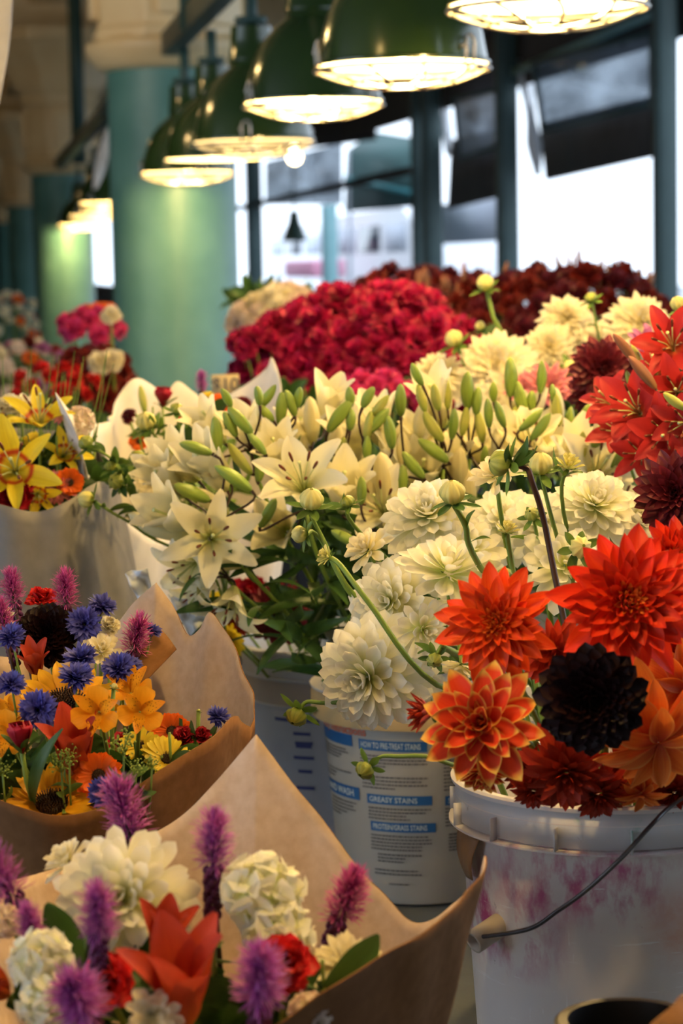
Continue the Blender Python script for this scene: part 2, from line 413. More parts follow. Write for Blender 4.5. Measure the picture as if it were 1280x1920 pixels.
M['lbud_c'] = petal_mat('cream_lily_bud', [(0, (.50, .52, .16)), (.3, (.80, .74, .42)), (1, (.84, .76, .46))], vein=.3, veinc=(.66, .62, .30), trans=.25, var=.06, rough=.45)
M['anther'] = petal_mat('brown_anther', g_((.12, .03, .01), (.16, .04, .015)), trans=0)
M['filament'] = petal_mat('pale_green_filament', g_((.5, .58, .2), (.62, .66, .3)), trans=.1)
M['dbud'] = petal_mat('dahlia_bud_green', [(0, (.16, .26, .04)), (1, (.42, .42, .08))], vein=.5, veinc=(.10, .18, .03), trans=.05, rough=.3, var=.15)
M['dbud_y'] = petal_mat('dahlia_bud_yellow', [(0, (.42, .52, .10)), (.5, (.78, .74, .24)), (1, (.80, .74, .30))], vein=.25, trans=.2, rough=.4, var=.1)
M['berry'] = petal_mat('green_berries', g_((.18, .28, .04), (.34, .42, .07)), trans=.1, var=.3)
# ------------------------------------------------------------------ the hall: floor, walls, ceiling, street beyond
def slab(name, lat0, lat1, s0, s1, z0, z1, mat):
    g = G(); c = hall((lat0 + lat1) / 2, (s0 + s1) / 2, (z0 + z1) / 2)
    g.box(c, (abs(lat1 - lat0), abs(s1 - s0), z1 - z0), HROT)
    return struct(name, g, mat)

WL = 3.9
slab('floor', -7, WL + .15, -3, 75, -.1, 0, M['floor'])
slab('street_ground', WL + .15, 60, -20, 120, -.14, -.03, M['street'])
slab('ceiling', -7, WL + .15, -5.0, 75, 4.15, 4.25, M['ceil'])
slab('wall_left', -7.15, -7, 7, 75, 0, 4.15, M['lwall'])
slab('sky_block_wall', -7, WL + .15, -5.1, -5.0, 0, 4.15, M['lwall'])  # unseen wall added behind the camera to keep sky light out
slab('wall_right_back', WL, WL + .12, -5, 1.2, 0, 4.15, M['lwall'])
slab('wall_far', -7, WL + .15, 75, 75.2, 0, 4.15, M['lwall'])
slab('wall_right_sill', WL, WL + .12, 2, 75, 0, 1.05, M['post'])
slab('beam_right', WL - .05, WL + .2, 2, 75, 3.25, 4.15, M['valance'])

COLS = [10.02, 21.0, 32.0, 43.0, 54.0]
CL = .915
def octa(g, r0, z0, r1, z1):
    P = []
    for r, z in ((r0, z0), (r1, z1)):
        P.append([(r * math.cos(a), r * math.sin(a), z) for a in np.linspace(0, 2 * PI, 9)[:8] + PI / 8])
    g.grid(np.array(P), np.zeros((1, 8)), np.zeros((2, 1)), .5, True)
for i, s in enumerate(COLS):
    p = hall(CL, s)
    k = '' if i == 0 else '_%d' % (i + 1)
    R = .272 if i == 0 else .27
    zc = 2.40
    g = G()
    g.lathe([(R + .05, 0), (R + .05, .22), (R + .02, .26), (R, .30), (R, zc)], 48)
    o = struct('column_shaft', g, M['column'], True); o.location = p; o.rotation_euler.z = HROT
    o['label'] = ['thick teal green round column beside the hanging lamps', 'second teal column, just left of the thick front column', 'third teal column further down the hall', 'fourth teal column far down the hall', 'farthest teal column'][i]
    sharp(o)
    g = G()
    g.lathe([(R - .01, zc - .03), (R + .03, zc - .02), (R + .055, zc + .005), (R + .085, zc + .05), (R + .09, zc + .085), (R + .06, zc + .10), (R + .045, zc + .12)], 48)
    for (r0, z0, r1, z1) in [(.345, zc + .10, .345, zc + .14), (.345, zc + .14, .325, zc + .16), (.325, zc + .16, .325, zc + .56), (.325, zc + .56, .36, zc + .60), (.36, zc + .60, .36, zc + .66), (.36, zc + .66, .42, zc + .72),
                             (.42, zc + .72, .52, zc + .92), (.52, zc + .92, .70, zc + 1.10), (.70, zc + 1.10, .74, zc + 1.12), (.74, zc + 1.12, .74, zc + 1.22)]:
        octa(g, r0, z0, r1, z1)
    for a in range(4):                     # raised ribs on the corner faces of the block
        aa = a * PI / 2
        g.box((.315 * math.cos(aa), .315 * math.sin(aa), zc + .36), (.05, .15, .34), aa)
    o = struct('column_capital', g, M['cream'], False); o.location = p; o.rotation_euler.z = HROT; bevel(o, .012, 3)
    if i == 0: o['label'] = 'cream painted capital on the thick front column'
    g = G(); c = hall(CL, s, zc + 1.49); g.box(c, (10.5, .62, .55), HROT)
    struct('ceiling_beam', g, M['cream'])
g = G(); g.box(hall(CL, 40, 4.0), (.5, 72, .3), HROT); struct('ceiling_girder', g, M['cream'])

# lamp rails and drop pipes
def bar(name, a, b, w, h, mat, label):
    g = G(); d = Vector(b) - Vector(a); c = (Vector(a) + Vector(b)) / 2
    g.box((c.x, c.y, c.z), (w, d.length, h), math.atan2(-d.x, d.y)); o = struct(name, g, mat); o['label'] = label; return o
bar('lamp_rail', hall(.885, 3.0, 2.46), hall(.885, 9.72, 2.46), .07, .09, M['rail'], 'dark green lamp rail running to the front capital')
bar('lamp_rail', hall(.885, 10.35, 2.46), hall(.885, 20.72, 2.46), .07, .09, M['rail'], 'lamp rail between the first two columns')
for lat, s, r, lb in ((.88, 8.7, .045, 'dark drop pipe right of the front capital'), (1.02, 19.8, .06, 'green drop pipe beside the second capital'), (.88, 6.2, .03, 'drop pipe above the lamp rail')):
    g = G(); g.tube([hall(lat, s, 2.42), hall(lat, s, 3.3), hall(lat, s, 4.15)], r, 12)
    o = struct('drop_pipe', g, M['pipe'], True); o['label'] = lb

# window wall: posts
def wbox(name, px0, px1, lat, z0, z1, mat, label, depth=.12):
    a, b = on_wall(px0, 480, lat), on_wall(px1, 480, lat)
    c = (a + b) / 2; g = G()
    sa, sb = a.dot(HU), b.dot(HU)
    g.box((c.x, c.y, (z0 + z1) / 2), (depth, abs(sa - sb), z1 - z0), HROT)
    o = struct(name, g, mat); o['label'] = label; return o
def post(px, w, lat, mat, label, z1=4.1):
    c = on_wall(px, 480, lat); g = G()
    for dx, dw, dd in ((0, w, w), (-.5 * w, w * .35, w * .7), (.5 * w, w * .35, w * .7)):
        q = c + HR * dx; g.box((q.x, q.y, z1 / 2), (dw, dd, z1), HROT)
    o = struct('window_post', g, mat); o['label'] = label; bevel(o, .008)
post(1247, .10, WL, M['post'], 'dark teal window post at the right edge')
post(952, .115, WL, M['post'], 'dark teal post left of the big bright opening')
post(812, .12, WL, M['post'], 'dark post of the pair in the middle')
post(786, .09, WL, M['post'], 'narrower dark post of the pair in the middle')
post(478, .16, WL, M['post'], 'dark post just right of the thick column')
for k in range(4):
    c = on_wall(478, 480, WL) + HU * (7 * (k + 1)); g = G(); g.box((c.x, c.y, 2), (.2, .2, 4), HROT); struct('window_post', g, M['post'])
# pale post and lower transom outside
post(618, .15, WL + .9, M['post2'], 'pale teal lit post outside the window wall', 2.3)
g = G(); a, b = on_wall(440, 392, WL), on_wall(770, 388, WL)
g.box(((a.x + b.x) / 2, (a.y + b.y) / 2, a.z), (.06, (b - a).length, .07), HROT); struct('window_transom', g, M['valance'])

# tilted awning sashes, dark valances and film, each at its place on the wall
def quad(name, pts, mat, lat, label, thick=.02, dl=(0, 0, 0, 0), kind=True, frame=None):
    P = [on_wall(x, y, lat + d) for (x, y), d in zip(pts, dl)]
    n = (P[1] - P[0]).cross(P[3] - P[0]).normalized() * thick
    V = [tuple(p) for p in P] + [tuple(p + n) for p in P]
    g = G(); g.add(V, [(0, 1, 2, 3), (7, 6, 5, 4), (0, 4, 5, 1), (1, 5, 6, 2), (2, 6, 7, 3), (3, 7, 4, 0)])
    o = struct(name, g, mat); o['label'] = label
    if frame:
        g = G()
        for i in range(4):
            a, b = P[i], P[(i + 1) % 4]
            g.tube([a, (a + b) / 2, b], frame, 6)
        f = mk(name + '_frame', g, M['post'], o, False)
    return o
quad('window_sash', [(1000, 118), (1222, 60), (1222, 195), (1018, 246)], M['glass'], WL, 'tilted glass sash with blue grey reflections at upper right', dl=(0, 0, .35, .35), frame=.02)
quad('window_sash', [(852, 186), (934, 166), (936, 274), (862, 298)], M['pane'], WL, 'small tilted pale sash between the dark posts', dl=(0, 0, .3, .3), frame=.018)
quad('window_valance', [(1010, 232), (1226, 178), (1226, 292), (1022, 338)], M['valance'], WL + .42, 'dark valance under the tilted glass sash', .03)
quad('window_valance', [(845, 262), (960, 236), (960, 362), (838, 392)], M['valance'], WL + .42, 'dark valance under the small pale sash', .03)
quad('window_header', [(640, 130), (1300, -60), (1300, 62), (640, 262)], M['valance'], WL + .12, 'dark header panel above the openings', .03)
quad('window_rail', [(960, 128), (1225, 18), (1225, 32), (960, 142)], M['post2'], WL + .02, 'thin pale rail along the header', .03)
quad('window_header', [(440, 220), (700, 190), (700, 262), (440, 296)], M['valance'], WL + .14, 'dark header panel left of the lamps', .03)
quad('film_panel', [(497, 303), (640, 268), (640, 384), (497, 384)], M['glass'], WL + .3, 'hazy film panel catching lamp reflections', .01)
quad('grey_side_panel', [(826, 384), (932, 368), (932, 452), (830, 458)], M['ext_grey'], 6.6, 'pale grey building side beyond the posts', .05)

# the street: awning, vans, kiosk
def xbox(name, px0, px1, py0, py1, lat, depth, mat, label, cat, group=None):
    a = on_wall(px0, py1, lat); b = on_wall(px1, py1, lat); c = on_wall((px0 + px1) / 2, py0, lat)
    m = (a + b) / 2; z0 = max(a.z, -.03); z1 = c.z
    g = G(); q = m + HR * depth / 2
    g.box((q.x, q.y, (z0 + z1) / 2), (depth, (a - b).length, z1 - z0), HROT)
    o = mk(name, g, mat, None, False); tag(o, label, cat, group); bevel(o, .08, 3); return o, a, b, z0, z1
def van(px0, px1, pytop, lat, label, mat):
    a = on_wall(px0, 480, lat); b = on_wall(px1, 480, lat); z1 = on_wall((px0 + px1) / 2, pytop, lat).z
    L = (b - a).length; m = (a + b) / 2 + HR * .9
    t = thing('parked_van', label, 'van', (m.x, m.y, -.03), 'vehicles parked in the street')
    t.rotation_euler.z = HROT
    prof = [(-.5, .25), (-.5, .55), (-.46, .9), (-.36, 1.0), (.42, 1.0), (.5, .9), (.5, .25)]
    g = G()
    P = np.array([[[x, y * L, z * z1] for (y, z) in prof] for x in (-.9, .9)])
    g.grid(P.transpose(1, 0, 2), np.zeros((1, 2)), np.zeros((7, 1)))
    for x in (-.9, .9):
        n = len(prof); g.add([(x, y * L, z * z1) for y, z in prof], [(0, 1, 2, 6), (2, 3, 4, 5), (2, 5, 6, 6)][:2] + [(2, 5, 6)])
    mk('body', g, mat, t, False)
    for y in (-.3, .3):
        g = G(); g.lathe([(0, -.1), (.33, -.1), (.36, -.05), (.36, .05), (.33, .1), (0, .1)], 20)
        for x in (-.85, .85):
            w = mk('wheel', g, M['ext_dark'], t, True); w.location = (x, y * L, .36); w.rotation_euler = (0, PI / 2, 0)
    for y0, y1 in ((-.42, -.18), (-.12, .14), (.18, .42)):
        g = G(); g.box((-.905, (y0 + y1) / 2 * L, z1 * .76), (.02, (y1 - y0) * L, z1 * .22)); mk('side_window', g, M['ext_dark'] if y0 > -.2 and y0 < 0 else M['ext_grey'], t, False)
van(625, 778, 392, 9.5, 'white van parked beyond the middle posts', M['ext_white'])
van(500, 612, 424, 12.0, 'white van seen left of the pale post', M['ext_white'])
o, *_ = xbox('street_kiosk', 532, 585, 488, 520, 8.0, .8, M['ext_pink'], 'pink panelled kiosk in the street behind the green foliage', 'kiosk')

# teal awning outside
t = thing('street_awning', 'dark teal cloth awning outside, left of the dark post pair', 'awning', tuple(on_wall(715, 400, 6.0)))
L0 = Vector(t.location)
def aw(name, pts, mat, lat, dl, th=.02):
    P = [on_wall(x, y, lat + d) - L0 for (x, y), d in zip(pts, dl)]
    n = (P[1] - P[0]).cross(P[3] - P[0]).normalized() * th
    g = G(); g.add([tuple(p) for p in P] + [tuple(p + n) for p in P], [(0, 1, 2, 3), (7, 6, 5, 4), (0, 4, 5, 1), (1, 5, 6, 2), (2, 6, 7, 3), (3, 7, 4, 0)])
    return mk(name, g, mat, t, False)
aw('canopy', [(650, 282), (700, 246), (800, 262), (800, 330)], M['teal_cloth'], 6, (0, .6, .6, 0))
aw('front_drop', [(650, 282), (800, 330), (800, 385), (645, 398)], M['teal_cloth'], 6, (0, 0, 0, 0))
aw('edge_trim', [(645, 330), (770, 356), (770, 366), (645, 340)], surf('teal_trim', (.05, .28, .32), None, 5, .6), 5.95, (0, 0, 0, 0))
g = G(); a, b = on_wall(655, 282, 6) - L0, on_wall(655, 500, 6) - L0; b.z = -L0.z; g.tube([a, (a + b) / 2, b], .03, 8); mk('support_pole', g, M['ext_grey'], t)
# white hanging plastic strips in the gap at x = 990
for (x0, y0, x1, y1, w, lb) in ((982, 172, 1008, 330, 30, 'white plastic strip hanging beside the big opening'), (830, 172, 840, 292, 22, 'white plastic strip hanging between the post pair and the small sash')):
    a, b = on_wall(x0, y0 - 60, WL + .14), on_wall(x1, y1, WL + .14)
    g = G(); ww = w / FPX * a.y / 2
    P = []
    for k in range(12):
        q = a.lerp(b, k / 11); h = ww * (1 - .5 * max(0, k - 8) / 3) * (.8 + .2 * math.sin(k * .9))
        P.append([[q.x - h, q.y, q.z], [q.x, q.y - .02 * math.sin(k), q.z], [q.x + h, q.y, q.z]])
    g.grid(np.array(P), np.zeros((1, 3)), np.zeros((12, 1)))
    o = mk('plastic_strip', g, M['ext_white']); tag(o, lb, 'plastic strip')
    s_ = o.modifiers.new('th', 'SOLIDIFY'); s_.thickness = .004
# far pendant lamp
t = thing('pendant_lamp', 'small dark cone lamp hanging far off right of the thick column', 'lamp', tuple(pix(552, 452, 20)))
g = G(); g.lathe([(.03, .26), (.04, .24), (.05, .17), (.105, .02), (.11, 0), (.10, .01), (.04, .16)], 20); mk('lamp_shade', g, M['pipe'], t)
g = G(); g.tube([(0, 0, .25), (0, 0, 1.2), (0, 0, 4.15 - t.location.z)], .008, 6); mk('cord', g, M['pipe'], t)
for (px, py, Y, r, lb) in ((552, 295, 17, .055, 'round bright bulb glowing right of the fourth lamp'), (75, 459, 40, .09, 'small glowing bulb far down the hall at left')):
    p = pix(px, py, Y)
    t = thing('bare_bulb', lb, 'bulb', tuple(p)); g = G(); g.lathe([(0, -r), (r * .7, -r * .7), (r, 0), (r * .7, r * .7), (.02, r * 1.2), (.02, r * 1.6), (0, r * 1.6)], 16); mk('bulb', g, M['bulb'], t)
    g = G(); g.tube([(0, 0, r * 1.5), (0, 0, 1), (0, 0, 4.15 - p.z)], .008, 6); mk('cord', g, M['pipe'], t)

# ------------------------------------------------------------------ green enamel lamps
def lamp_parts():
    R = .19
    g = G()
    out = [(.046, .345), (.062, .34), (.064, .30), (.068, .25), (.071, .245), (.071, .238), (.067, .235), (.070, .228), (.067, .222), (.074, .214), (.105, .19), (.135, .155), (.158, .11), (.174, .06), (.181, .02), (.184, .004), (R, 0), (R, -.006), (.184, -.006)]
    g.lathe(out, 48); shade = g.mesh('lamp_shade')
    g = G(); inn = [(.183, -.0055), (.178, .02), (.170, .058), (.154, .107), (.130, .150), (.10, .184), (.05, .205), (.0, .207)]
    g.lathe(inn, 48); inner = g.mesh('inner_reflector')
    g = G(); g.lathe([(0, .20), (.02, .2), (.022, .15), (.035, .12), (.045, .085), (.035, .05), (.012, .036), (0, .035)], 20); bulb = g.mesh('bulb')
    g = G()
    def ring(r, z, th=.0028):
        ph = np.linspace(0, 2 * PI, 49)
        g.tube(np.stack([r * np.cos(ph), r * np.sin(ph), np.full(49, z)], 1), th, 6, cap=False)
    ring(.189, -.016, .0045); ring(.11, -.042, .0036); ring(.042, -.052, .0036)
    for k in range(10):
        a = k * PI / 5
        pts = []
        for u in np.linspace(0, 1, 7):
            r = .04 + .149 * u; aa = a + .14 * math.sin(u * PI)
            pts.append((r * math.cos(aa), r * math.sin(aa), -.016 - .037 * (1 - u * u)))
        g.tube(pts, .0036, 6)
    guard = g.mesh('wire_guard')
    g = G()
    for s_ in (-1, 1):
        g.tube([(.184, .013 * s_, -.014), (.190, .013 * s_, .0), (.192, .013 * s_, .03), (.189, .010 * s_, .043), (.186, 0, .047)], .0035, 6)
    g.tube([(.175, -.016, .022), (.196, -.016, .022)], .005, 8); g.tube([(.186, -.02, -.014), (.186, .02, -.014)], .003, 6)
    clip = g.mesh('guard_clip')
    for m_, k in ((shade, 'shade'), (inner, 'white_enamel'), (bulb, 'bulb'), (guard, 'wire'), (clip, 'wire')): m_.materials.append(M[k])
    return shade, inner, bulb, guard, clip
LP = lamp_parts()
def lamp(p, label, guard=True, spin=0.0, power=LAMP_W, top=2.42):
    t = thing('hanging_lamp', label, 'lamp', tuple(p), 'green enamel lamps on the rail')
    t.rotation_euler.z = spin
    sharp(mk('lamp_shade', LP[0], None, t), 40); mk('inner_reflector', LP[1], None, t); mk('bulb', LP[2], None, t)
    g = G(); zt = top - p[2]; g.tube([(0, 0, .33), (0, 0, .36), (0, 0, max(zt, .38))], .02, 10); g.lathe([(0, .35), (.05, .35), (.05, .37), (0, .37)], 16)
    mk('hanger', g, M['pipe'], t)
    if guard:
        mk('wire_guard', LP[3], None, t)
        for k in range(3):
            c = mk('guard_clip', LP[4], None, t); c.rotation_euler.z = k * 2 * PI / 3
    if power:
        l = bpy.data.lights.new('lamp_light', 'POINT'); l.energy = power; l.color = WARM; l.shadow_soft_size = .03
        lo = bpy.data.objects.new('lamp_light', l); COL.objects.link(lo); lo.parent = t; lo.location = (0, 0, .012)
    return t
lamp(pix(1026, 2, 4.42), 'nearest green lamp, only its lit wire guard showing at the top', spin=2.2)
lamp(pix(754, 118, 5.05), 'large green enamel lamp with wire guard, second from the right', spin=-.75)
lamp(pix(587, 188, 6.30), 'green enamel lamp with wire guard, third from the right', spin=-.55)
lamp(pix(475, 262, 7.15), 'green lamp with an unlit looking rim guard, fourth from the right', spin=-1.65, power=2)
lamp(pix(401, 296, 8.75), 'green lamp without a wire guard, rim glowing, in front of the column', guard=False, power=LAMP_W * .5)
lamp(pix(351, 321, 9.42), 'smallest green lamp, lowest in front of the thick column', spin=-1.2, power=LAMP_W * .55)
lamp(Vector((.34, 3.25, 2.02)), 'green lamp over the white lilies', spin=.3, power=LAMP_W * 1.9)
lamp(Vector((.62, 2.45, 2.02)), 'green lamp over the orange dahlias', spin=.9, power=LAMP_W * 1.5)
lamp(Vector((.02, 1.62, 2.06)), 'green lamp over the nearest bouquet', spin=.5, power=LAMP_W * 1.0)
for i, (px, py, Y) in enumerate(((205, 378, 14.2), (198, 398, 15.6), (178, 402, 17.0), (150, 420, 20.3))):
    lamp(pix(px, py, Y), ['nearest', 'second', 'third', 'farthest'][i] + ' of the small distant lamps beside the second column', spin=i, power=LAMP_W * (1.6 if i == 3 else .6))
for s_, z_ in ((8.2, 3.05), (18.6, 3.75), (29.5, 4.0)):  # unseen bulbs added to light the cream capitals and beams
    p = hall(-1.1, s_, z_); r = .05
    t = thing('bare_bulb', 'added warm bulb out of view left of the columns, lighting the capitals', 'bulb', tuple(p), 'added bulbs out of view'); g = G(); g.lathe([(0, -r), (r * .7, -r * .7), (r, 0), (r * .7, r * .7), (.02, r * 1.2), (.02, r * 1.6), (0, r * 1.6)], 16); mk('bulb', g, M['bulb'], t)
    g = G(); g.tube([(0, 0, r * 1.5), (0, 0, (4.15 - z_) * .6), (0, 0, 4.15 - z_)], .008, 6); mk('cord', g, M['pipe'], t)
    l = bpy.data.lights.new('capital_fill_light', 'POINT'); l.energy = 190 if s_ < 10 else 50; l.color = WARM; l.shadow_soft_size = .055
    lo = bpy.data.objects.new('capital_fill_light', l); COL.objects.link(lo); lo.parent = t
# paper tag hanging by the distant lamps
a, b = pix(207, 235, 12), pix(178, 355, 12)
g = G(); P = []
for k in range(14):
    q = a.lerp(b, k / 13); w_ = .012 + .02 * math.sin(k / 13 * PI); P.append([[q.x - w_, q.y, q.z], [q.x + w_, q.y + .02 * math.sin(k * .8), q.z]])
g.grid(np.array(P), np.zeros((1, 2)), np.zeros((14, 1)))
o = mk('hanging_ribbon', g, M['white_paper']); tag(o, 'pale paper ribbon hanging left of the thick column', 'ribbon'); o.modifiers.new('th', 'SOLIDIFY').thickness = .003
# cream banner edge at the far left top, lit by its own lamp
a = pix(-14, 60, 4.0)
g = G(); P = []
for k in range(10):
    z = max(1.83, 3.3 - k * .05 if k > 99 else (3.0, 2.6, 2.3, 2.15, 2.05, 2.0, 1.96, 1.92, 1.88, 1.83)[k]); P.append([[a.x - .5, 4.0, z], [a.x - .2, 4.03, z], [a.x + .037 - .030 * max(0, (k - 4) / 5) ** 2, 4.0, z]])
P = np.array(P)
g.grid(P, np.zeros((1, 3)), np.zeros((10, 1)))
o = mk('cloth_banner', g, M['white_paper']); tag(o, 'cream cloth banner edge hanging at the top left corner', 'banner'); o.modifiers.new('th', 'SOLIDIFY').thickness = .006

lamp(Vector((a.x - .12, 3.62, 2.55)), 'green lamp beside the cream banner at far left', guard=False, top=4.1, power=14)

# ------------------------------------------------------------------ market table
TZ = .69
g = G(); g.box((.35, 3.65, TZ - .02), (3.6, 5.1, .04)); t_ = mk('market_table', g, M['table'], None, False); tag(t_, 'long market table under blue grey cloth carrying the buckets', 'table'); bevel(t_, .01)
for x in (-1.35, 2.05):
    for y in (1.2, 6.1):
        g = G(); g.box((x, y, (TZ - .04) / 2), (.07, .07, TZ - .04)); mk('leg', g, M['post'], t_, False)
g = G(); g.box((-4.2, 9.0, TZ - .02), (4.6, 9.0, .04)); o = mk('market_table', g, M['table'], None, False); tag(o, 'far market table left of the columns', 'table')
for x in (-6.2, -2.2):
    for y in (4.8, 13.2):
        g = G(); g.box((x, y, (TZ - .04) / 2), (.07, .07, TZ - .04)); mk('leg', g, M['post'], o, False)
g = G(); g.box((1.1, 9.0, TZ - .02), (1.9, 4.0, .04)); o = mk('market_table', g, M['table'], None, False); tag(o, 'back market table below the windows', 'table')
for x in (.25, 1.95):
    for y in (7.1, 10.9):
        g = G(); g.box((x, y, (TZ - .04) / 2), (.07, .07, TZ - .04)); mk('leg', g, M['post'], o, False)

# ------------------------------------------------------------------ buckets
class Cone:
    """tapered bucket wall: maps (angle from the camera side, height) to a point"""
    def __init__(s, c, rb, rt, h): s.c, s.rb, s.rt, s.h = Vector(c), rb, rt, h
    def r(s, z): return s.rb + (s.rt - s.rb) * z / s.h
    def p(s, th, z, off=0.0):
        r = s.r(z) + off; return Vector((r * math.sin(th), -r * math.cos(th), z))
def bucket_body(rb, rt, h, rings, th=.003, lip=.006):
    prof = [(0, 0), (rb - .012, 0), (rb - .003, .004), (rb, .014)]
    f = lambda z: rb + (rt - rb) * z / h
    for z0, w_, t2 in rings:
        prof += [(f(z0), z0), (f(z0) + w_, z0 + .001), (f(z0) + w_, z0 + t2), (f(z0) + .001, z0 + t2 + .001)]
    prof += [(f(h - lip), h - lip), (rt + .006, h - lip), (rt + .007, h - .002), (rt + .004, h), (rt - th, h), (rb - th, .006), (0, .006)]
    g = G(); g.lathe(prof, 64); return g
def bucket(name, label, c, rb, rt, h, rings, mat, group=None):
    t = thing(name, label, 'bucket', tuple(c), group)
    o = mk('body', bucket_body(rb, rt, h, rings), mat, t); sharp(o, 30)
    return t, Cone(c, rb, rt, h)

# front white bucket
FB = Vector((pix(1146, 1480, 2.21).x, 2.21, TZ))
tF, cF = bucket('flower_bucket', 'scuffed white plastic bucket with pink stains and wire handle, holding orange dahlias', FB, .128, .150, .362, [(.316, .012, .003), (.342, .004, .002)], M['stained'])
g = G(); R_ = cF.r(.34); g.lathe([(R_ + .0005, .322), (R_ + .004, .322), (R_ + .004, .356), (R_ + .0008, .356)], 64); mk('rim_band', g, M['stained_rim'], tF)
for k in range(14):
    a = k * 2 * PI / 14; g = G(); q = cF.p(a, .332, .008); g.box((q.x, q.y, .330), (.0015, .008, .022), a); mk('rim_rib', g, M['stained_rim'], tF, False)
# ear on the left-front, and its twin opposite
zE = pix(935, 1755, 2.12).z - TZ
for sgn in (0, 1):
    th = -rad(56) + sgn * PI
    a, b = cF.p(th, zE + .008, -.004), cF.p(th, zE - .004, .030)
    g = G(); g.tube([a, a.lerp(b, .5), b], .0115, 20, cap=False)
    e = mk('handle_ear', g, surf('ear_plastic', (.52, .46, .38), (.6, .54, .46), 20, .5) if not sgn else bpy.data.materials['ear_plastic'], tF)
    sd = e.modifiers.new('th', 'SOLIDIFY'); sd.thickness = .0035
e0 = cF.p(-rad(56), zE, .026)
pts = [e0, pix(990, 1742, 2.06) - FB, pix(1045, 1708, 2.035) - FB, pix(1100, 1668, 2.025) - FB, pix(1165, 1608, 2.02) - FB, pix(1220, 1548, 2.03) - FB, pix(1262, 1508, 2.05) - FB]
e1 = cF.p(-rad(62) + PI, zE, .026)
q0 = pts[-1]
pts += [q0 + Vector((.05, .02, .025)), q0 + Vector((.085, .07, .01)), (q0 + e1) / 2 + Vector((.06, .02, 0)), e1]
def smooth_path(P, n=8):
    P = [Vector(p) for p in P]; out = []
    for i in range(len(P) - 1):
        a, b, c, d = P[max(i - 1, 0)], P[i], P[i + 1], P[min(i + 2, len(P) - 1)]
        for k in range(n):
            t = k / n
            out.append(.5 * ((2 * b) + (c - a) * t + (2 * a - 5 * b + 4 * c - d) * t * t + (3 * b - a - 3 * c + d) * t ** 3))
    out.append(P[-1]); return out
g = G(); g.tube(smooth_path(pts), .0022, 8); mk('wire_handle', g, M['steel'], tF)
# brown tape flap under the rim at left
g = G(); P = []
for k in range(8):
    u = k / 7
    P.append([tuple(cF.p(-rad(70) + s_ * (.17 - .12 * u), .316 - .045 * u, .006 + .005 * math.sin(u * 3))) for s_ in (-1, -.3, .4, 1)])
g.grid(np.array(P), np.linspace(-1, 1, 4)[None, :], np.linspace(0, 1, 8)[:, None])
o = mk('torn_tape', g, surf('brown_tape', (.30, .17, .08), (.4, .25, .13), 14, .5), tF); o.modifiers.new('th', 'SOLIDIFY').thickness = .001

# detergent bucket with a nested white one
DB = Vector((pix(781, 1200, 3.12).x, 3.12, TZ))
tD, cD = bucket('detergent_bucket', 'white detergent bucket with printed washing instructions, holding the white lilies', DB, .112, .133, .285, [], M['label_bg'])
g = G(); Rt = .133
g.lathe([(Rt - .003, .243), (Rt + .012, .246), (Rt + .0135, .252), (Rt + .0135, .278), (Rt + .010, .285), (Rt - .002, .287)], 64); sharp(mk('tan_collar', g, M['tan'], tD), 40)
tN = thing('nested_bucket', 'white bucket rim nested inside the detergent bucket', 'bucket', tuple(DB + Vector((0, 0, .02))))
g = G(); g.lathe([(0, 0), (.105, 0), (.107, .004), (.128, .262), (.147, .266), (.148, .269), (.130, .272), (.131, .310), (.151, .313), (.152, .317), (.134, .319), (.138, .350), (.142, .352), (.142, .356), (.134, .357), (.103, .008), (0, .008)], 64)
sharp(mk('body', g, M['white_plastic'], tN), 30)

def wrap_text(txt, cone, th0, z, size, mat, parent, name='printed_words', align='LEFT', wscale=1.0):
    cu = bpy.data.curves.new('txt', 'FONT'); cu.body = txt; cu.size = size; cu.align_x = align; cu.resolution_u = 2; cu.offset = size * .012
    ob = bpy.data.objects.new('txt', cu); COL.objects.link(ob)
    dg = bpy.context.evaluated_depsgraph_get()
    me = bpy.data.meshes.new_from_object(ob.evaluated_get(dg))
    bpy.data.objects.remove(ob)
    for v in me.vertices:
        x, y = v.co.x * wscale, v.co.y
        zz = z + y; r = cone.r(zz)
        v.co = cone.p(th0 + x / r, zz, .0011)
    me.materials.clear(); me.materials.append(mat)
    o = bpy.data.objects.new(name, me); COL.objects.link(o); o.parent = parent
    return o
def wrap_bar(g, cone, th0, th1, z0, z1, off=.0006, n=10):
    th = np.linspace(th0, th1, n)
    P = np.array([[tuple(cone.p(a, z, off)) for a in th] for z in (z0, z1)])
    g.grid(P, np.zeros((1, n)), np.zeros((2, 1)))
def zof(py, Y=2.99): return pix(740, py, Y).z - TZ
def thof(px, cone, C, z): return math.asin(max(-1, min(1, (pix(px, 1450, C.y - cone.r(z) * .8).x - C.x) / cone.r(z))))
rng = random.Random(5)
bars = G(); dash = G()
def tcol(px0, px1, z): return thof(px0, cD, DB, z), thof(px1, cD, DB, z)
for (px0, px1, y0, y1, txt) in ((674, 800, 1392, 1412, 'HOW TO PRE-TREAT STAINS'), (606, 662, 1388, 1410, None), (688, 808, 1496, 1514, 'GREASY STAINS'), (618, 674, 1488, 1512, 'HAND WASH'), (694, 814, 1548, 1566, 'PROTEIN/GRASS STAINS'), (832, 880, 1498, 1516, 'STAINS')):
    z0, z1 = zof(y1), zof(y0); a, b = tcol(px0, px1, z0)
    bars = G(); wrap_bar(bars, cD, a, b, z0, z1); mk('blue_heading_bar', bars, M['bluebar'], tD, False)
    if txt:
        ww = (b - a) * cD.r(z0)
        sz = (z1 - z0) * .80
        o = wrap_text(txt, cD, a + .03, z0 + (z1 - z0) * .24, sz, M['whiteink'], tD, wscale=min(.92, (ww * .93) / (len(txt) * sz * .60)))
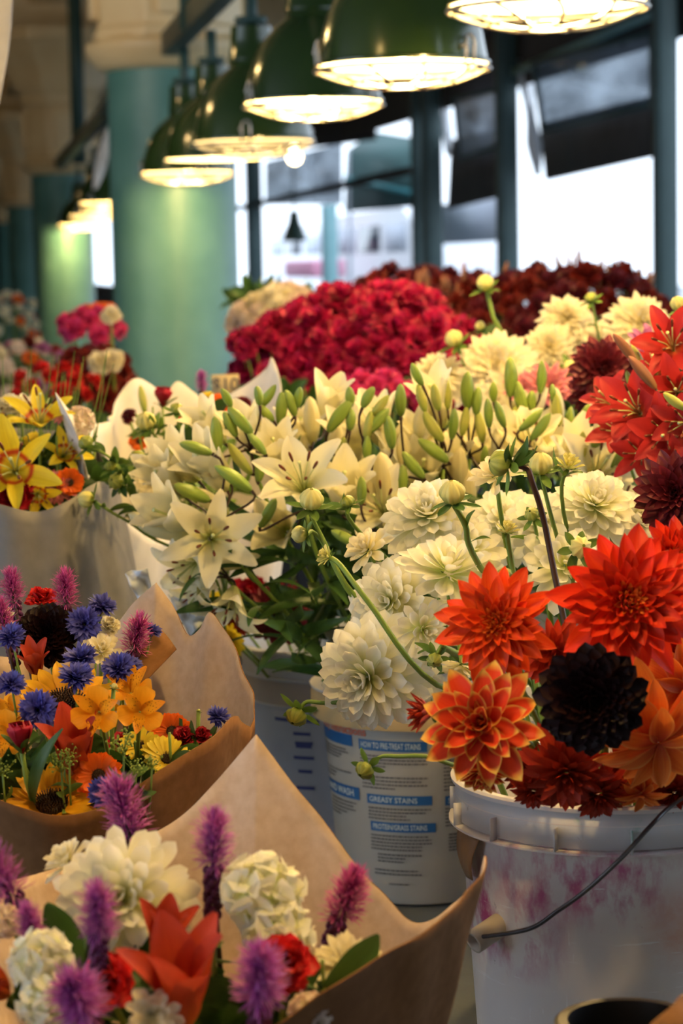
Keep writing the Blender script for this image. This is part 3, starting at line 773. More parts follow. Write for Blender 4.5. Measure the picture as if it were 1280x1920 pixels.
def block(px0, px1, y0, y1, step, short=.8):
    y = y0
    while y < y1:
        z = zof(y); a, b = tcol(px0, px1, z)
        last = (y + 2 * step > y1)
        e = a + (b - a) * (rng.uniform(.86, 1.0) if not last else rng.uniform(.4, .8))
        x = a
        while x < e:
            w = rng.uniform(.012, .05); x2 = min(x + w, e)
            wrap_bar(dash, cD, x, x2, z - .0011, z + .0009, .0008, 3); x = x2 + .007
        y += step
for args in ((676, 800, 1422, 1448, 6.5), (680, 802, 1462, 1490, 7), (690, 808, 1522, 1545, 6.5), (694, 814, 1574, 1602, 6.5), (706, 800, 1610, 1626, 6.5), (700, 812, 1640, 1652, 7), (606, 660, 1418, 1440, 6), (612, 660, 1462, 1480, 7), (622, 668, 1520, 1552, 7), (830, 885, 1430, 1490, 7), (832, 890, 1522, 1560, 6.5), (838, 890, 1572, 1606, 6), (726, 790, 1666, 1668, 8)):
    block(*args)
d_ = mk('small_print', dash, M['darkink'], tD, False); d_['kind'] = 'stuff'
z = zof(1386); a, _ = tcol(598, 700, z); wrap_text('Laundry Instructions', cD, a, z, .0165, M['redink'], tD, wscale=.92)
# blue-grey bucket behind, left
BB = Vector((pix(622, 1250, 3.42).x, 3.42, TZ))
tB, cB = bucket('flower_bucket', 'bluish white measuring bucket behind the detergent bucket, under dark red dahlias', BB, .105, .137, .30, [(.255, .006, .004), (.215, .004, .003)], M['blue_plastic'])
g = G(); wrap_bar(g, cB, -1.5, .6, .216, .254, .001, 24); mk('grey_band', g, M['grey_band'], tB)
g = G()
for (x0, x1, y) in ((518, 560, 1353), (566, 600, 1353), (552, 584, 1378), (555, 588, 1396), (556, 586, 1402), (552, 590, 1424), (560, 586, 1450), (556, 590, 1482)):
    zz = pix(560, y, 3.30).z - TZ; g = G(); wrap_bar(g, cB, thof(x0, cB, BB, zz), thof(x1, cB, BB, zz), zz - .002, zz + .003, .001, 5); mk('measuring_mark', g, M['blueink'], tB)
def blackbucket(c, r, h, label, name='black_bucket'):
    t, c_ = bucket(name, label, c, r * .82, r, h, [(h * .86, .004, .003)], M['black_plastic'], None); return t
# other holders
blackbucket((.10, 5.05, TZ), .30, .34, 'wide black tub holding the crimson flowers')
blackbucket((1.15, 6.2, TZ), .38, .36, 'wide black tub holding the burgundy mass of flowers')
blackbucket((-.42, 6.1, TZ), .15, .36, 'black bucket under the cream blooms at the column')
blackbucket((.62, 3.95, TZ), .18, .36, 'black bucket holding the rear white and pink dahlias')
blackbucket((.56, 2.92, TZ), .14, .36, 'black bucket of red lilies at the right')
PT = pix(1178, 1900, 1.72)
t, c_ = bucket('black_flower_pot', 'small empty glossy black pot at the bottom right corner', (PT.x, 1.72, TZ), .036, .050, PT.z - TZ - .005, [((PT.z - TZ) * .8, .003, .002)], M['black_plastic'])
# ------------------------------------------------------------------ petals and blooms (all point along +z)
def prof_fn(kind):
    def f(t):
        if kind == 'round': w = np.power(t + .02, .62) * np.power(np.clip(1 - t ** 5, 0, 1), .55)
        elif kind == 'point': w = np.power(t + .03, .55) * np.power(np.clip(1 - t ** 2.6, 0, 1), .95)
        elif kind == 'lance': w = np.power(np.sin(PI * np.clip(t * .93 + .05, 0, 1)), .75)
        elif kind == 'taper': w = np.power(t + .03, .6) * np.power(np.clip(1 - t ** 1.9, 0, 1), .9)
        elif kind == 'spoon': w = np.power(t + .02, 1.0) * np.power(np.clip(1 - t ** 6, 0, 1), .5)
        elif kind == 'strap': w = (.45 + .55 * np.power(t, .7)) * np.power(np.clip(1 - t ** 6, 0, 1), .5)
        else: w = np.full_like(t, 1.0)
        w = np.clip(w, 0, None); return w / w.max()
    return f
def petal(g, L, Wd, kind='round', a0=1.2, a1=.3, pw=1.0, cup=.6, az=0.0, r0=0.0, z0=0.0, ruf=0.0, twist=0.0, nu=7, nv=11, r=.5, rngs=None, keel=0.0, cupend=None):
    t = np.linspace(0, 1, nv)
    w = prof_fn(kind)(t) * Wd / 2
    a = a0 + a1 * t ** pw
    dy, dz = np.sin(a), np.cos(a)
    y = np.concatenate([[0], np.cumsum((dy[1:] + dy[:-1]) / 2)]) * L / (nv - 1)
    z = np.concatenate([[0], np.cumsum((dz[1:] + dz[:-1]) / 2)]) * L / (nv - 1)
    s = np.linspace(-1, 1, nu)
    c = np.full(nv, cup) if cupend is None else cup + (cupend - cup) * t
    c = np.where(np.abs(c) < .02, .02, c)
    X = w[:, None] * np.sin(s[None] * c[:, None]) / c[:, None]
    O = w[:, None] * (1 - np.cos(s[None] * c[:, None])) / c[:, None]
    if keel: O = O - keel * w[:, None] * (1 - np.abs(s[None])) 
    if ruf:
        ph = (rngs or random).uniform(0, 6.28)
        O = O + ruf * Wd * (np.abs(s)[None] ** 1.5) * np.sin(t[:, None] * 9 + ph + 2 * s[None]) * t[:, None]
    if twist:
        tw = twist * t[:, None]; X, O = X * np.cos(tw) - O * np.sin(tw), X * np.sin(tw) + O * np.cos(tw)
    ny, nz = -np.cos(a)[:, None], np.sin(a)[:, None]
    Y = y[:, None] + O * ny + r0
    Z = z[:, None] + O * nz + z0
    ca, sa = math.cos(az), math.sin(az)
    P = np.stack([X * ca - Y * sa, X * sa + Y * ca, Z], -1)
    g.grid(P, s[None], t[:, None], r)

def dahlia_mesh(name, mat, N=85, R=.065, kind='round', wr=.42, out=1.5, inn=.12, recurve=.35, incurve=-.5, cup=.75, ruf=.04, seed=1, lmin=.28, lp=.75, jit=.10, cupo=None, nv=10, nu=7, ap=.62, dome=.25, keel=0.0):
    rg = random.Random(seed); g = G()
    for i in range(N):
        t = (i + .5) / N
        L = R * (lmin + (1 - lmin) * t ** lp) * rg.uniform(1 - jit, 1 + jit * .6)
        a0 = inn + (out - inn) * t ** ap + rg.uniform(-.10, .10)
        a1 = incurve + (recurve - incurve) * t ** .7 + rg.uniform(-.12, .12)
        c_ = cup if cupo is None else cup + (cupo - cup) * t
        petal(g, L, L * wr * (1.25 - .25 * t) * rg.uniform(.88, 1.1), kind, a0, a1, 1.3, c_ * rg.uniform(.8, 1.2), i * 2.39996 + rg.uniform(-.12, .12), R * .16 * t, R * dome * (1 - t) * .9, ruf, rg.uniform(-.3, .3), nu, nv, rg.random(), rg, keel)
    me = g.mesh(name); me.materials.append(mat); return me

def bud_core(name, mat, r=.008, h=.014, n=7, seed=0, lob=.05):
    g = G(); rg = random.Random(seed)
    t = np.linspace(0, 1, 12)
    prof = np.stack([r * np.power(np.sin(PI * np.clip(t * .97 + .015, 0, 1)), .62), h * t], 1)
    g.lathe(prof, 28, (0, 0, 0), .5, n, lob)
    me = g.mesh(name); me.materials.append(mat); return me

def sepals_mesh(name, mat, n=6, L=.012, a0=1.9, a1=-.3, w=.5, z0=0.0, seed=0, kind='point', r0=.002):
    g = G(); rg = random.Random(seed)
    for i in range(n):
        petal(g, L * rg.uniform(.8, 1.15), L * w, kind, a0 + rg.uniform(-.25, .25), a1 + rg.uniform(-.3, .3), 1, .5, i * 2 * PI / n + rg.uniform(-.2, .2), r0, z0, 0, 0, 5, 7, rg.random())
    me = g.mesh(name); me.materials.append(mat); return me

def lily_petal_mesh(mat, L=.085, Wd=.030, a0=.45, a1=1.15, seed=0, pw=1.4, cup=.45, kind='lance', ruf=.03, name='petal', twist=0.0):
    g = G(); petal(g, L, Wd, kind, a0, a1, pw, cup, 0, .003, 0, ruf, twist, 9, 16, .3 + .1 * seed, random.Random(seed), .12)
    me = g.mesh(name); me.materials.append(mat); return me
def lily_bud_mesh(name, mat, L=.06, r=.010, tip=.55, seed=0):
    t = np.linspace(0, 1, 16)
    pr = np.power(np.sin(PI * np.clip(.10 + t * .88, 0, 1)), tip + .1) * (1 - .18 * (1 - t))
    pr[0] *= .5; pr[-1] = .06
    g = G(); n = 30; ph = np.linspace(0, 2 * PI, n, endpoint=False)
    k = 1 - .13 * np.power(np.abs(np.cos(1.5 * ph)), 6) 
    k = k[None] + 0 * t[:, None]
    rr = r * pr[:, None] * k
    bend = .06 * L * np.sin(PI * t)[:, None]
    P = np.stack([rr * np.cos(ph) + bend * .4, rr * np.sin(ph), np.broadcast_to(L * t[:, None], rr.shape)], -1)
    g.grid(P, np.cos(1.5 * ph)[None], t[:, None], .3 + .1 * seed, True)
    me = g.mesh(name); me.materials.append(mat); return me

def cornflower_mesh(seed=0):
    g = G(); rg = random.Random(seed)
    for i in range(16):                       # outer trumpets, each ending in pointed teeth
        t = i / 16; az = i * 2.39996; a = .95 + .55 * t + rg.uniform(-.15, .15)
        for k in range(6):
            petal(g, .0225 * rg.uniform(.85, 1.1), .0062, 'point', a + rg.uniform(-.32, .32), rg.uniform(-.15, .45), 2, .4, az + (k - 2.5) * .085 + rg.uniform(-.05, .05), .001, .002, 0, rg.uniform(-.6, .6), 3, 6, rg.random())
    for i in range(70):
        petal(g, rg.uniform(.010, .017), .0038, 'point', rg.uniform(.15, 1.0), rg.uniform(-.2, .5), 1, .3, rg.uniform(0, 6.28), .001, .003, 0, 0, 3, 5, rg.random())
    me = g.mesh('blue_florets'); me.materials.append(M['bluef']); return me
def tuft_mesh(name, mat, n, L, w, amin, amax, seed, z0=0.0, r0=.001):
    g = G(); rg = random.Random(seed)
    for i in range(n):
        petal(g, L * rg.uniform(.7, 1.1), w, 'strap', rg.uniform(amin, amax), rg.uniform(-.4, .6), 1, .2, rg.uniform(0, 6.28), r0, z0, 0, 0, 3, 5, rg.random())
    me = g.mesh(name); me.materials.append(mat); return me
def liatris_meshes(mat, seed=0, H=.046, R=.0205):
    g = G(); rg = random.Random(seed)
    for i in range(34):                       # florets, each a burst of curling threads
        z = H * (i / 34) ** .9; az = i * 2.4
        for k in range(19):
            L = R * rg.uniform(.65, 1.15) * (1.0 if z < H * .8 else .8)
            petal(g, L, .0010, 'strap', 1.25 - .75 * (z / H) ** 2 + rg.uniform(-.65, .65), rg.uniform(-.9, .5), 1, .2, az + rg.uniform(-.8, .8), .002, z, 0, rg.uniform(-1, 1), 3, 6, rg.random())
    fr = g.mesh('fringe'); fr.materials.append(mat)
    g = G()
    for i in range(40):
        z = -.002 - .0013 * i; az = i * 2.4; rr = .0065 * (1 - .006 * i)
        c = (rr * math.cos(az), rr * math.sin(az), z)
        g.lathe([(0, -.004), (.0032, -.002), (.0038, .001), (.0022, .004), (0, .0055)], 8, c, rg.random())
    bd = g.mesh('lower_buds'); bd.materials.append(M['libud'])
    return fr, bd
def floret_cluster(name, mat, n=26, R=.036, fr=.013, seed=0, np_=4, cup=.25):
    g = G(); rg = random.Random(seed)
    for i in range(n):
        ct = 1 - 1.15 * (i + .5) / n; st = math.sqrt(1 - ct * ct); az = i * 2.39996
        nrm = Vector((st * math.cos(az), st * math.sin(az), ct)); c = nrm * R * rg.uniform(.9, 1.08)
        q = nrm.to_track_quat('Z', 'Y') @ Quaternion((0, 0, 1), rg.uniform(0, 6)); sub = G()
        for k in range(np_):
            petal(sub, fr * rg.uniform(.9, 1.1), fr * 1.25, 'spoon', 1.25 + rg.uniform(-.15, .15), rg.uniform(0, .5), 1, cup, k * 2 * PI / np_, .001, 0, .05, rg.uniform(-.3, .3), 7, 7, rg.random(), rg)
        Rm = np.array(q.to_matrix())
        for v, a, f in zip(sub.v, sub.a, sub.f):
            g.v.append(v @ Rm.T + np.array(c)); g.a.append(a); g.f.append(f + g.n)
        g.n += sub.n
    me = g.mesh(name); me.materials.append(mat); return me
def ruffle_ball(name, mat, R=.035, n=60, seed=0, lo=-.2):
    g = G(); rg = random.Random(seed)
    for i in range(n):
        ct = 1 - (1 - lo) * (i + .5) / n; th = math.acos(ct)
        petal(g, R * rg.uniform(.8, 1.1), R * .62, 'spoon', th + rg.uniform(-.15, .15), rg.uniform(-.5, .7), 1.5, .4, i * 2.39996, 0, 0, .16, rg.uniform(-.5, .5), 7, 7, rg.random(), rg)
    me = g.mesh(name); me.materials.append(mat); return me
def disk_mesh(name, mat, R=.018, n=120, h=.006, seed=0):
    g = G(); rg = random.Random(seed)
    g.lathe([(R, 0), (R, .003), (R * .7, h), (R * .3, h * .9), (0, h * .8)], 24)
    for i in range(n):
        r = R * math.sqrt((i + .5) / n); a = i * 2.39996
        g.tube([(r * math.cos(a), r * math.sin(a), .001), (r * 1.03 * math.cos(a), r * 1.03 * math.sin(a), h + .002), (r * 1.1 * math.cos(a), r * 1.1 * math.sin(a), h + .004)], R * .045, 4, rg.random())
    me = g.mesh(name); me.materials.append(mat); return me
def rays_mesh(name, mat, n=22, L=.04, w=.013, r0=.015, kind='point', a=(1.3, 1.55), a1=(-.2, .3), seed=0, layers=2, cup=.4):
    g = G(); rg = random.Random(seed)
    for l in range(layers):
        for i in range(n):
            petal(g, L * rg.uniform(.88, 1.08) * (1 - .06 * l), w * rg.uniform(.85, 1.15), kind, a[0] + (a[1] - a[0]) * (1 - l / max(1, layers)) + rg.uniform(-.12, .12), rg.uniform(*a1), 1.2, cup, (i + .5 * l) * 2 * PI / n + rg.uniform(-.07, .07), r0, .001 * l, .02, rg.uniform(-.35, .35), 6, 9, rg.random(), rg)
    me = g.mesh(name); me.materials.append(mat); return me
def rose_mesh(name, mat, R=.018, H=.038, n=9, seed=0):
    g = G(); rg = random.Random(seed)
    for i in range(n):
        t = (i + 1) / n
        petal(g, H * rg.uniform(.95, 1.05), R * 2.4 * (.5 + .5 * t), 'spoon', .42 * t + .04, -.30 * t + .12 * t, .8, 1.25, i * 2.1, R * .15 * t, 0, .03, 0, 11, 10, rg.random(), rg)
    me = g.mesh(name); me.materials.append(mat); return me

# bloom library
B = {}
WHITES = []
for k in range(3):
    WHITES.append(dahlia_mesh('petals', M['white'], 82, .064, 'round', .34, 1.80, .15, .20, -.45, .65, .025, 10 + k, .34, .62, .12, .45, ap=.56))
B['white_open'] = dahlia_mesh('petals', M['white'], 36, .068, 'round', .37, 1.62, .2, .10, -.55, .75, .03, 21, .40, .55, .12, .5, ap=.5)
B['white_ball'] = dahlia_mesh('petals', M['white'], 105, .058, 'round', .32, 2.30, .1, .10, -.3, .75, .02, 22, .42, .5, .10, .5, ap=.68, dome=.4)
B['white_small'] = dahlia_mesh('petals', M['cream_p'], 30, .034, 'round', .42, 1.55, .1, .0, -.3, .8, .05, 23, .45, .6, .14)
B['white_big'] = dahlia_mesh('petals', M['white'], 74, .074, 'round', .31, 1.85, .2, .10, -.5, .6, .02, 61, .42, .5, .12, .45, ap=.55, nv=12, nu=9)
B['cream'] = dahlia_mesh('petals', M['cream_p'], 100, .060, 'point', .34, 1.85, .15, .25, -.3, .6, .04, 24, .3, .7)
B['lace'] = dahlia_mesh('petals', M['cream_p'], 130, .052, 'strap', .20, 2.1, .1, .3, -.3, .4, .08, 25, .5, .5)
B['orange'] = dahlia_mesh('petals', M['orange'], 92, .070, 'taper', .36, 1.70, .25, .30, -1.35, .9, .06, 31, .17, 1.0, .16, .5, ap=.42, dome=.10, nv=13, keel=.25)
B['scarlet'] = dahlia_mesh('petals', M['redor'], 96, .072, 'taper', .38, 1.64, .25, .25, -1.4, .9, .06, 32, .18, .95, .16, .5, ap=.40, dome=.10, nv=13, keel=.25)
B['bicolor'] = dahlia_mesh('petals', M['bicolor'], 38, .072, 'point', .47, 1.78, .30, -.15, -.60, 1.1, .03, 33, .45, .55, .14, .8, ap=.52, dome=.25, nv=13, nu=9)
B['bicolor_c'] = dahlia_mesh('heart', M['peach'], 20, .030, 'lance', .40, .8, .05, -.2, -.4, 1.2, .0, 34, .5, .6)
B['orange_c'] = dahlia_mesh('heart', M['peach'], 34, .024, 'lance', .30, 1.0, .05, -.5, -.5, 1.1, .0, 62, .5, .6)
B['rust'] = dahlia_mesh('petals', M['rust'], 64, .066, 'taper', .32, 1.75, .3, .45, -.6, .6, .06, 35, .35, .8, .14)
B['black'] = dahlia_mesh('petals', M['black'], 150, .056, 'round', .40, 1.80, .1, .05, -.6, 1.0, .03, 36, .22, .8, .06, .7, ap=.6, dome=.28)
B['burg'] = dahlia_mesh('petals', M['burg'], 110, .056, 'point', .40, 1.9, .1, .25, -.4, .9, .04, 37, .26, .75, .08, ap=.6)
B['pinkd'] = dahlia_mesh('petals', M['pink'], 80, .048, 'point', .30, 1.6, .1, .1, -.4, .7, .04, 38, .3, .75)
B['mauved'] = dahlia_mesh('petals', M['mauve'], 80, .050, 'strap', .24, 1.6, .1, .3, -.3, .6, .04, 39, .35, .75)
B['peach'] = dahlia_mesh('petals', M['peach'], 30, .078, 'taper', .40, 2.1, .9, .55, .2, .75, .04, 40, .60, .6, .14, .55, nv=15, nu=9, keel=.2)
B['peach_c'] = tuft_mesh('stamen_tuft', M['peach'], 60, .014, .0018, .0, 1.2, 3)
B['redball'] = [ruffle_ball('petals', M['crimson'], .038, 64, s) for s in (1, 2, 3)]
B['dkball'] = [ruffle_ball('petals', M['dkred'], .030, 46, s) for s in (4, 5)]
B['burgspray'] = [ruffle_ball('petals', M['burg'], .026, 30, s, .1) for s in (6, 7)]
B['carn'] = ruffle_ball('petals', M['redcar'], .024, 50, 8, .25)
B['maroon_c'] = ruffle_ball('petals', M['redrose'], .022, 46, 9, .1)
B['hotball'] = ruffle_ball('petals', M['hotpink'], .030, 46, 11)
B['creamball'] = ruffle_ball('petals', M['cream_p'], .030, 46, 12)
B['corn'] = [cornflower_mesh(s) for s in (1, 2, 3)]
B['corn_core'] = tuft_mesh('dark_heart', M['bluecore'], 40, .012, .0013, 0, .55, 4)
B['corn_cup'] = bud_core('calyx', M['dbud'], .0055, .014, 0)
B['lia'] = [liatris_meshes(M['liatris'], s) for s in (1, 2)]
B['liap'] = [liatris_meshes(M['liatris_pink'], 5, .042)]
B['stock'] = [floret_cluster('florets', M['white'], 15, .030, .0235, s, 4, .15) for s in (1, 2)]
B['stock_s'] = floret_cluster('florets', M['palepink'], 16, .022, .014, 7)
B['sunr'] = rays_mesh('ray_petals', M['sun'], 17, .046, .016, .014, 'point', (1.25, 1.5), (-.5, .2), 3, 2)
B['sund'] = disk_mesh('disk', M['disk'], .0175)
B['gerb'] = rays_mesh('ray_petals', M['gerb'], 20, .024, .0085, .007, 'round', (1.0, 1.35), (-.2, .3), 4, 3)
B['gerbd'] = disk_mesh('disk', M['disk'], .008, 60, .004)
B['rose'] = rose_mesh('petals', M['redrose'])
B['rosesep'] = sepals_mesh('sepals', M['leaf'], 5, .030, .5, .6, .35, 0, 2)
B['yrays'] = rays_mesh('ray_petals', M['yellow'], 16, .03, .010, .007, 'round', (1.1, 1.4), (-.2, .2), 8, 2)
B['dbud'] = bud_core('bud', M['dbud'], .0090, .0150, 8, 0, .09)
B['dbudy'] = bud_core('bud', M['dbud_y'], .0088, .0185, 9, 0, .13)
B['dsep'] = [sepals_mesh('sepals', M['ltleaf' if s else 'leaf'], 6, .018, 1.7, -.3, .42, .001, s) for s in (0, 1, 2)]
B['dhalf'] = dahlia_mesh('petals', M['dbud_y'], 24, .024, 'round', .40, 1.05, .05, .1, -.3, 1.0, .02, 50, .7, .6)
B['rhalf'] = dahlia_mesh('petals', M['rust'], 26, .034, 'lance', .30, .75, .05, .1, -.1, 1.0, .02, 51, .7, .6)
LILYP = [lily_petal_mesh(M['lily'], .082, .042, .55, .85, 1, 1.3, .5), lily_petal_mesh(M['lily'], .084, .034, .50, 1.0, 2, 1.5, .45)]
LILYP2 = [lily_petal_mesh(M['lily'], .080, .040, .22, .45, 1, 1.8, .7), lily_petal_mesh(M['lily'], .082, .033, .20, .60, 2, 1.8, .6)]
LILYR = [lily_petal_mesh(M['lily'], .095, .036, .40, 1.5, 1, 1.6, .35), lily_petal_mesh(M['lily'], .095, .030, .35, 1.9, 2, 1.8, .35)]
YP = [lily_petal_mesh(M['ylily'], .072, .028, .75, .7, 1), lily_petal_mesh(M['ylily'], .072, .022, .7, .8, 2)]
RP = [lily_petal_mesh(M['redlily'], .075, .038, .55, .9, 1), lily_petal_mesh(M['redlily'], .078, .030, .5, 1.1, 2)]
CP = [lily_petal_mesh(M['coral'], .082, .040, .40, .55, 1, 1.2, .7), lily_petal_mesh(M['coral'], .082, .032, .45, .7, 2, 1.2, .6)]
def stamen_mesh():
    g = G(); g.tube([(0, .002, 0), (0, .008, .025), (0, .022, .050)], .0009, 6); me = g.mesh('stamen'); me.materials.append(M['filament']); return me
def anther_mesh():
    g = G(); g.tube([(0, .0185, .0455), (0, .0215, .0505), (0, .0245, .0555), (0, .026, .058)], [.0012, .0021, .0021, .001], 8); me = g.mesh('anther'); me.materials.append(M['anther']); return me
STA, ANT = stamen_mesh(), anther_mesh()
g = G(); g.tube([(0, 0, 0), (.001, 0, .03), (.002, .001, .056), (.002, .001, .060)], [.0013, .0013, .0017, .0028], 8); PIS = g.mesh('pistil'); PIS.materials.append(M['filament'])
LB = {k: [lily_bud_mesh('bud', M['lbud_' + k], .06, r, tp, s) for s, (r, tp) in enumerate(((.0105, .5), (.0095, .6)))] for k in 'gyc'}
LBR = lily_bud_mesh('bud', M['rustbud'], .065, .0095, .55)
def leaf_mesh(name, mat, L=.09, w=.016, a1=.9, kind='lance', seed=0):
    g = G(); petal(g, L, w, kind, .25, a1, 1.2, .5, 0, 0, 0, .05, .3, 5, 12, .2 + .2 * seed, random.Random(seed)); me = g.mesh(name); me.materials.append(mat); return me
LEAF = [leaf_mesh('leaf', M['leaf'], .10, .016, 1.0, 'lance', s) for s in range(3)]
LEAFW = [leaf_mesh('leaf', M['leaf'], .055, .026, .6, 'lance', s) for s in range(2)]
LEAFL = [leaf_mesh('leaf', M['ltleaf'], .045, .016, .7, 'lance', s) for s in range(3)]
g = G(); _rg = random.Random(3)
for i in range(46):
    c = Vector((_rg.gauss(0, .011), _rg.gauss(0, .011), abs(_rg.gauss(.016, .010)))); g.lathe([(0, -.0022), (.0019, -.001), (.0022, .0004), (.0012, .002), (0, .0024)], 7, tuple(c), _rg.random())
    if i % 2 == 0: g.tube([(0, 0, -.01), tuple(c * .55), tuple(c)], .0005, 4)
B['berry'] = g.mesh('berries'); B['berry'].materials.append(M['berry'])
def alst_meshes():
    out = []
    g = G(); rg = random.Random(1)
    for k in range(3): petal(g, .036, .026, 'spoon', .55, .75, 1.2, .5, k * 2 * PI / 3, .001, 0, .06, 0, 9, 11, rg.random(), rg)
    m1 = g.mesh('outer_petals'); m1.materials.append(M['alst'])
    g = G()
    for k in range(3): petal(g, .040, .015, 'lance', .42, .75, 1.2, .5, PI + k * 2 * PI / 3, .001, .001, .03, 0, 9, 11, rg.random(), rg)
    m2 = g.mesh('streaked_petals'); m2.materials.append(M['alst_in'])
    return m1, m2
ALST = alst_meshes()

# ------------------------------------------------------------------ placing
def qdir(d, spin=0.0):
    return Vector(d).normalized().to_track_quat('Z', 'Y') @ Quaternion((0, 0, 1), spin)
def child(t, name, me, pos, q, sc=1.0):
    o = bpy.data.objects.new(name, me); COL.objects.link(o); o.parent = t
    o.location = Vector(pos) - Vector(t.location); o.rotation_mode = 'QUATERNION'; o.rotation_quaternion = q
    o.scale = (sc, sc, sc) if isinstance(sc, (int, float)) else sc
    if len(me.polygons) and not me.polygons[0].use_smooth: me.polygons.foreach_set('use_smooth', [True] * len(me.polygons))
    return o
def sub(par, name, me, loc=(0, 0, 0), q=None, sc=1.0):
    o = bpy.data.objects.new(name, me); COL.objects.link(o); o.parent = par
    o.location = loc; o.rotation_mode = 'QUATERNION'
    if q is not None: o.rotation_quaternion = q
    o.scale = (sc,) * 3
    if len(me.polygons) and not me.polygons[0].use_smooth: me.polygons.foreach_set('use_smooth', [True] * len(me.polygons))
    return o
def bez(a, b, c, d, n=12):
    return [a * (1 - t) ** 3 + b * 3 * t * (1 - t) ** 2 + c * 3 * t * t * (1 - t) + d * t ** 3 for t in [i / n for i in range(n + 1)]]
def stem(t, P, dirn, rb=.0026, rt=None, mat='stem', via=None, name='stem', n=12):
    """stem from the thing's origin up to bloom position P, arriving along dirn"""
    O = Vector((0, 0, 0)); Pl = Vector(P) - Vector(t.location); L = Pl.length
    d = Vector(dirn).normalized()
    if via: pts = smooth_path([O] + [Vector(v) - Vector(t.location) for v in via] + [Pl], 6)
    else: pts = bez(O, O + Vector((0, 0, L * .45)), Pl - d * min(.06, L * .3) - Vector((0, 0, L * .12)), Pl, n)
    g = G(); g.tube(pts, np.linspace(rb, rt or rb * .8, len(pts)), 7)
    o = mk(name, g, M[mat], t); o['path'] = 0; del o['path']
    return pts
TOC = Vector((0, -1, .15))
RG = random.Random(77)
RIMS = []
def rim_via(base, P, o):
    for c, R, zr in RIMS:
        if (Vector(base) - c).length < .06:
            dx, dy = P[0] - c.x, P[1] - c.y; r = math.hypot(dx, dy)
            if r < R * .8 or P[2] > c.z + zr + .16: return None
            k = R * .80 / r
            v = Vector((c.x + dx * k, c.y + dy * k, c.z + zr + .012))
            return [v, v.lerp(Vector(P), .5) + Vector((0, 0, .02))]
    return None
def near(base, r=.05):
    return (base[0] + RG.uniform(-r, r), base[1] + RG.uniform(-r, r), base[2])
SIZE = {'white_open': .066, 'white_ball': .056}
def bloom(kind, P, dirn, t, sc, spin):
    q = qdir(dirn, spin)
    d = Vector(dirn).normalized()
    if kind == 'corn':
        a = child(t, 'blue_florets', RG.choice(B['corn']), P, q, sc); child(t, 'dark_heart', B['corn_core'], P, q, sc); child(t, 'calyx', B['corn_cup'], Vector(P) - d * .012 * sc, q, sc)
    elif kind in ('lia', 'liap'):
        fr, bd = RG.choice(B[kind]); child(t, 'fringe', fr, P, q, sc); child(t, 'lower_buds', bd, P, q, sc)
    elif kind == 'sun': child(t, 'ray_petals', B['sunr'], P, q, sc); child(t, 'disk', B['sund'], P, q, sc)
    elif kind == 'gerb': child(t, 'ray_petals', B['gerb'], P, q, sc); child(t, 'disk', B['gerbd'], P, q, sc)
    elif kind == 'yrays': child(t, 'ray_petals', B['yrays'], P, q, sc); child(t, 'disk', B['gerbd'], P, q, sc)
    elif kind == 'rose': child(t, 'petals', B['rose'], P, q, sc); child(t, 'sepals', B['rosesep'], P, q, sc)
    elif kind == 'alst': child(t, 'outer_petals', ALST[0], P, q, sc); child(t, 'streaked_petals', ALST[1], P, q, sc)
    elif kind == 'bicolor': child(t, 'petals', B['bicolor'], P, q, sc); child(t, 'heart', B['bicolor_c'], Vector(P) + d * .012 * sc, q, sc); child(t, 'sepals', B['dsep'][0], Vector(P) - d * .004, q, 1.2)
    elif kind in ('orange', 'scarlet'): child(t, 'petals', B[kind], P, q, sc); child(t, 'heart', B['orange_c'], Vector(P) + d * .004 * sc, q, sc)
    elif kind == 'peach': child(t, 'petals', B['peach'], P, q, sc); child(t, 'stamen_tuft', B['peach_c'], P, q, sc)
    elif kind == 'dbud': child(t, 'bud', B['dbud'], P, q, sc); child(t, 'sepals', RG.choice(B['dsep']), P, q, sc)
    elif kind == 'dbudy': child(t, 'bud', B['dbudy'], P, q, sc); child(t, 'sepals', RG.choice(B['dsep']), P, q, sc)
    elif kind == 'dhalf': child(t, 'petals', B['dhalf'], P, q, sc); child(t, 'sepals', RG.choice(B['dsep']), P, q, sc)
    elif kind == 'rhalf': child(t, 'petals', B['rhalf'], P, q, sc); child(t, 'sepals', RG.choice(B['dsep']), P, q, sc)
    elif kind == 'white':
        child(t, 'petals', RG.choice(WHITES), P, q, sc); child(t, 'sepals', B['dsep'][0], Vector(P) - d * .004, q, 1.2)
    elif kind == 'lily': lily_bloom(t, P, q, LILYP, sc)
    elif kind == 'lily2': lily_bloom(t, P, q, LILYP2, sc)
    elif kind == 'lilyr': lily_bloom(t, P, q, LILYR, sc)
    elif kind == 'ylily': lily_bloom(t, P, q, YP, sc)
    elif kind == 'rlily': lily_bloom(t, P, q, RP, sc)
    elif kind == 'clily': lily_bloom(t, P, q, CP, sc, .30)
    elif kind == 'berry': child(t, 'berries', B['berry'], P, q, sc)
    elif kind in ('stock', 'redball', 'dkball', 'burgspray'): child(t, 'florets', RG.choice(B[kind]), P, q, sc)
    else: child(t, 'petals', B[kind], P, q, sc)
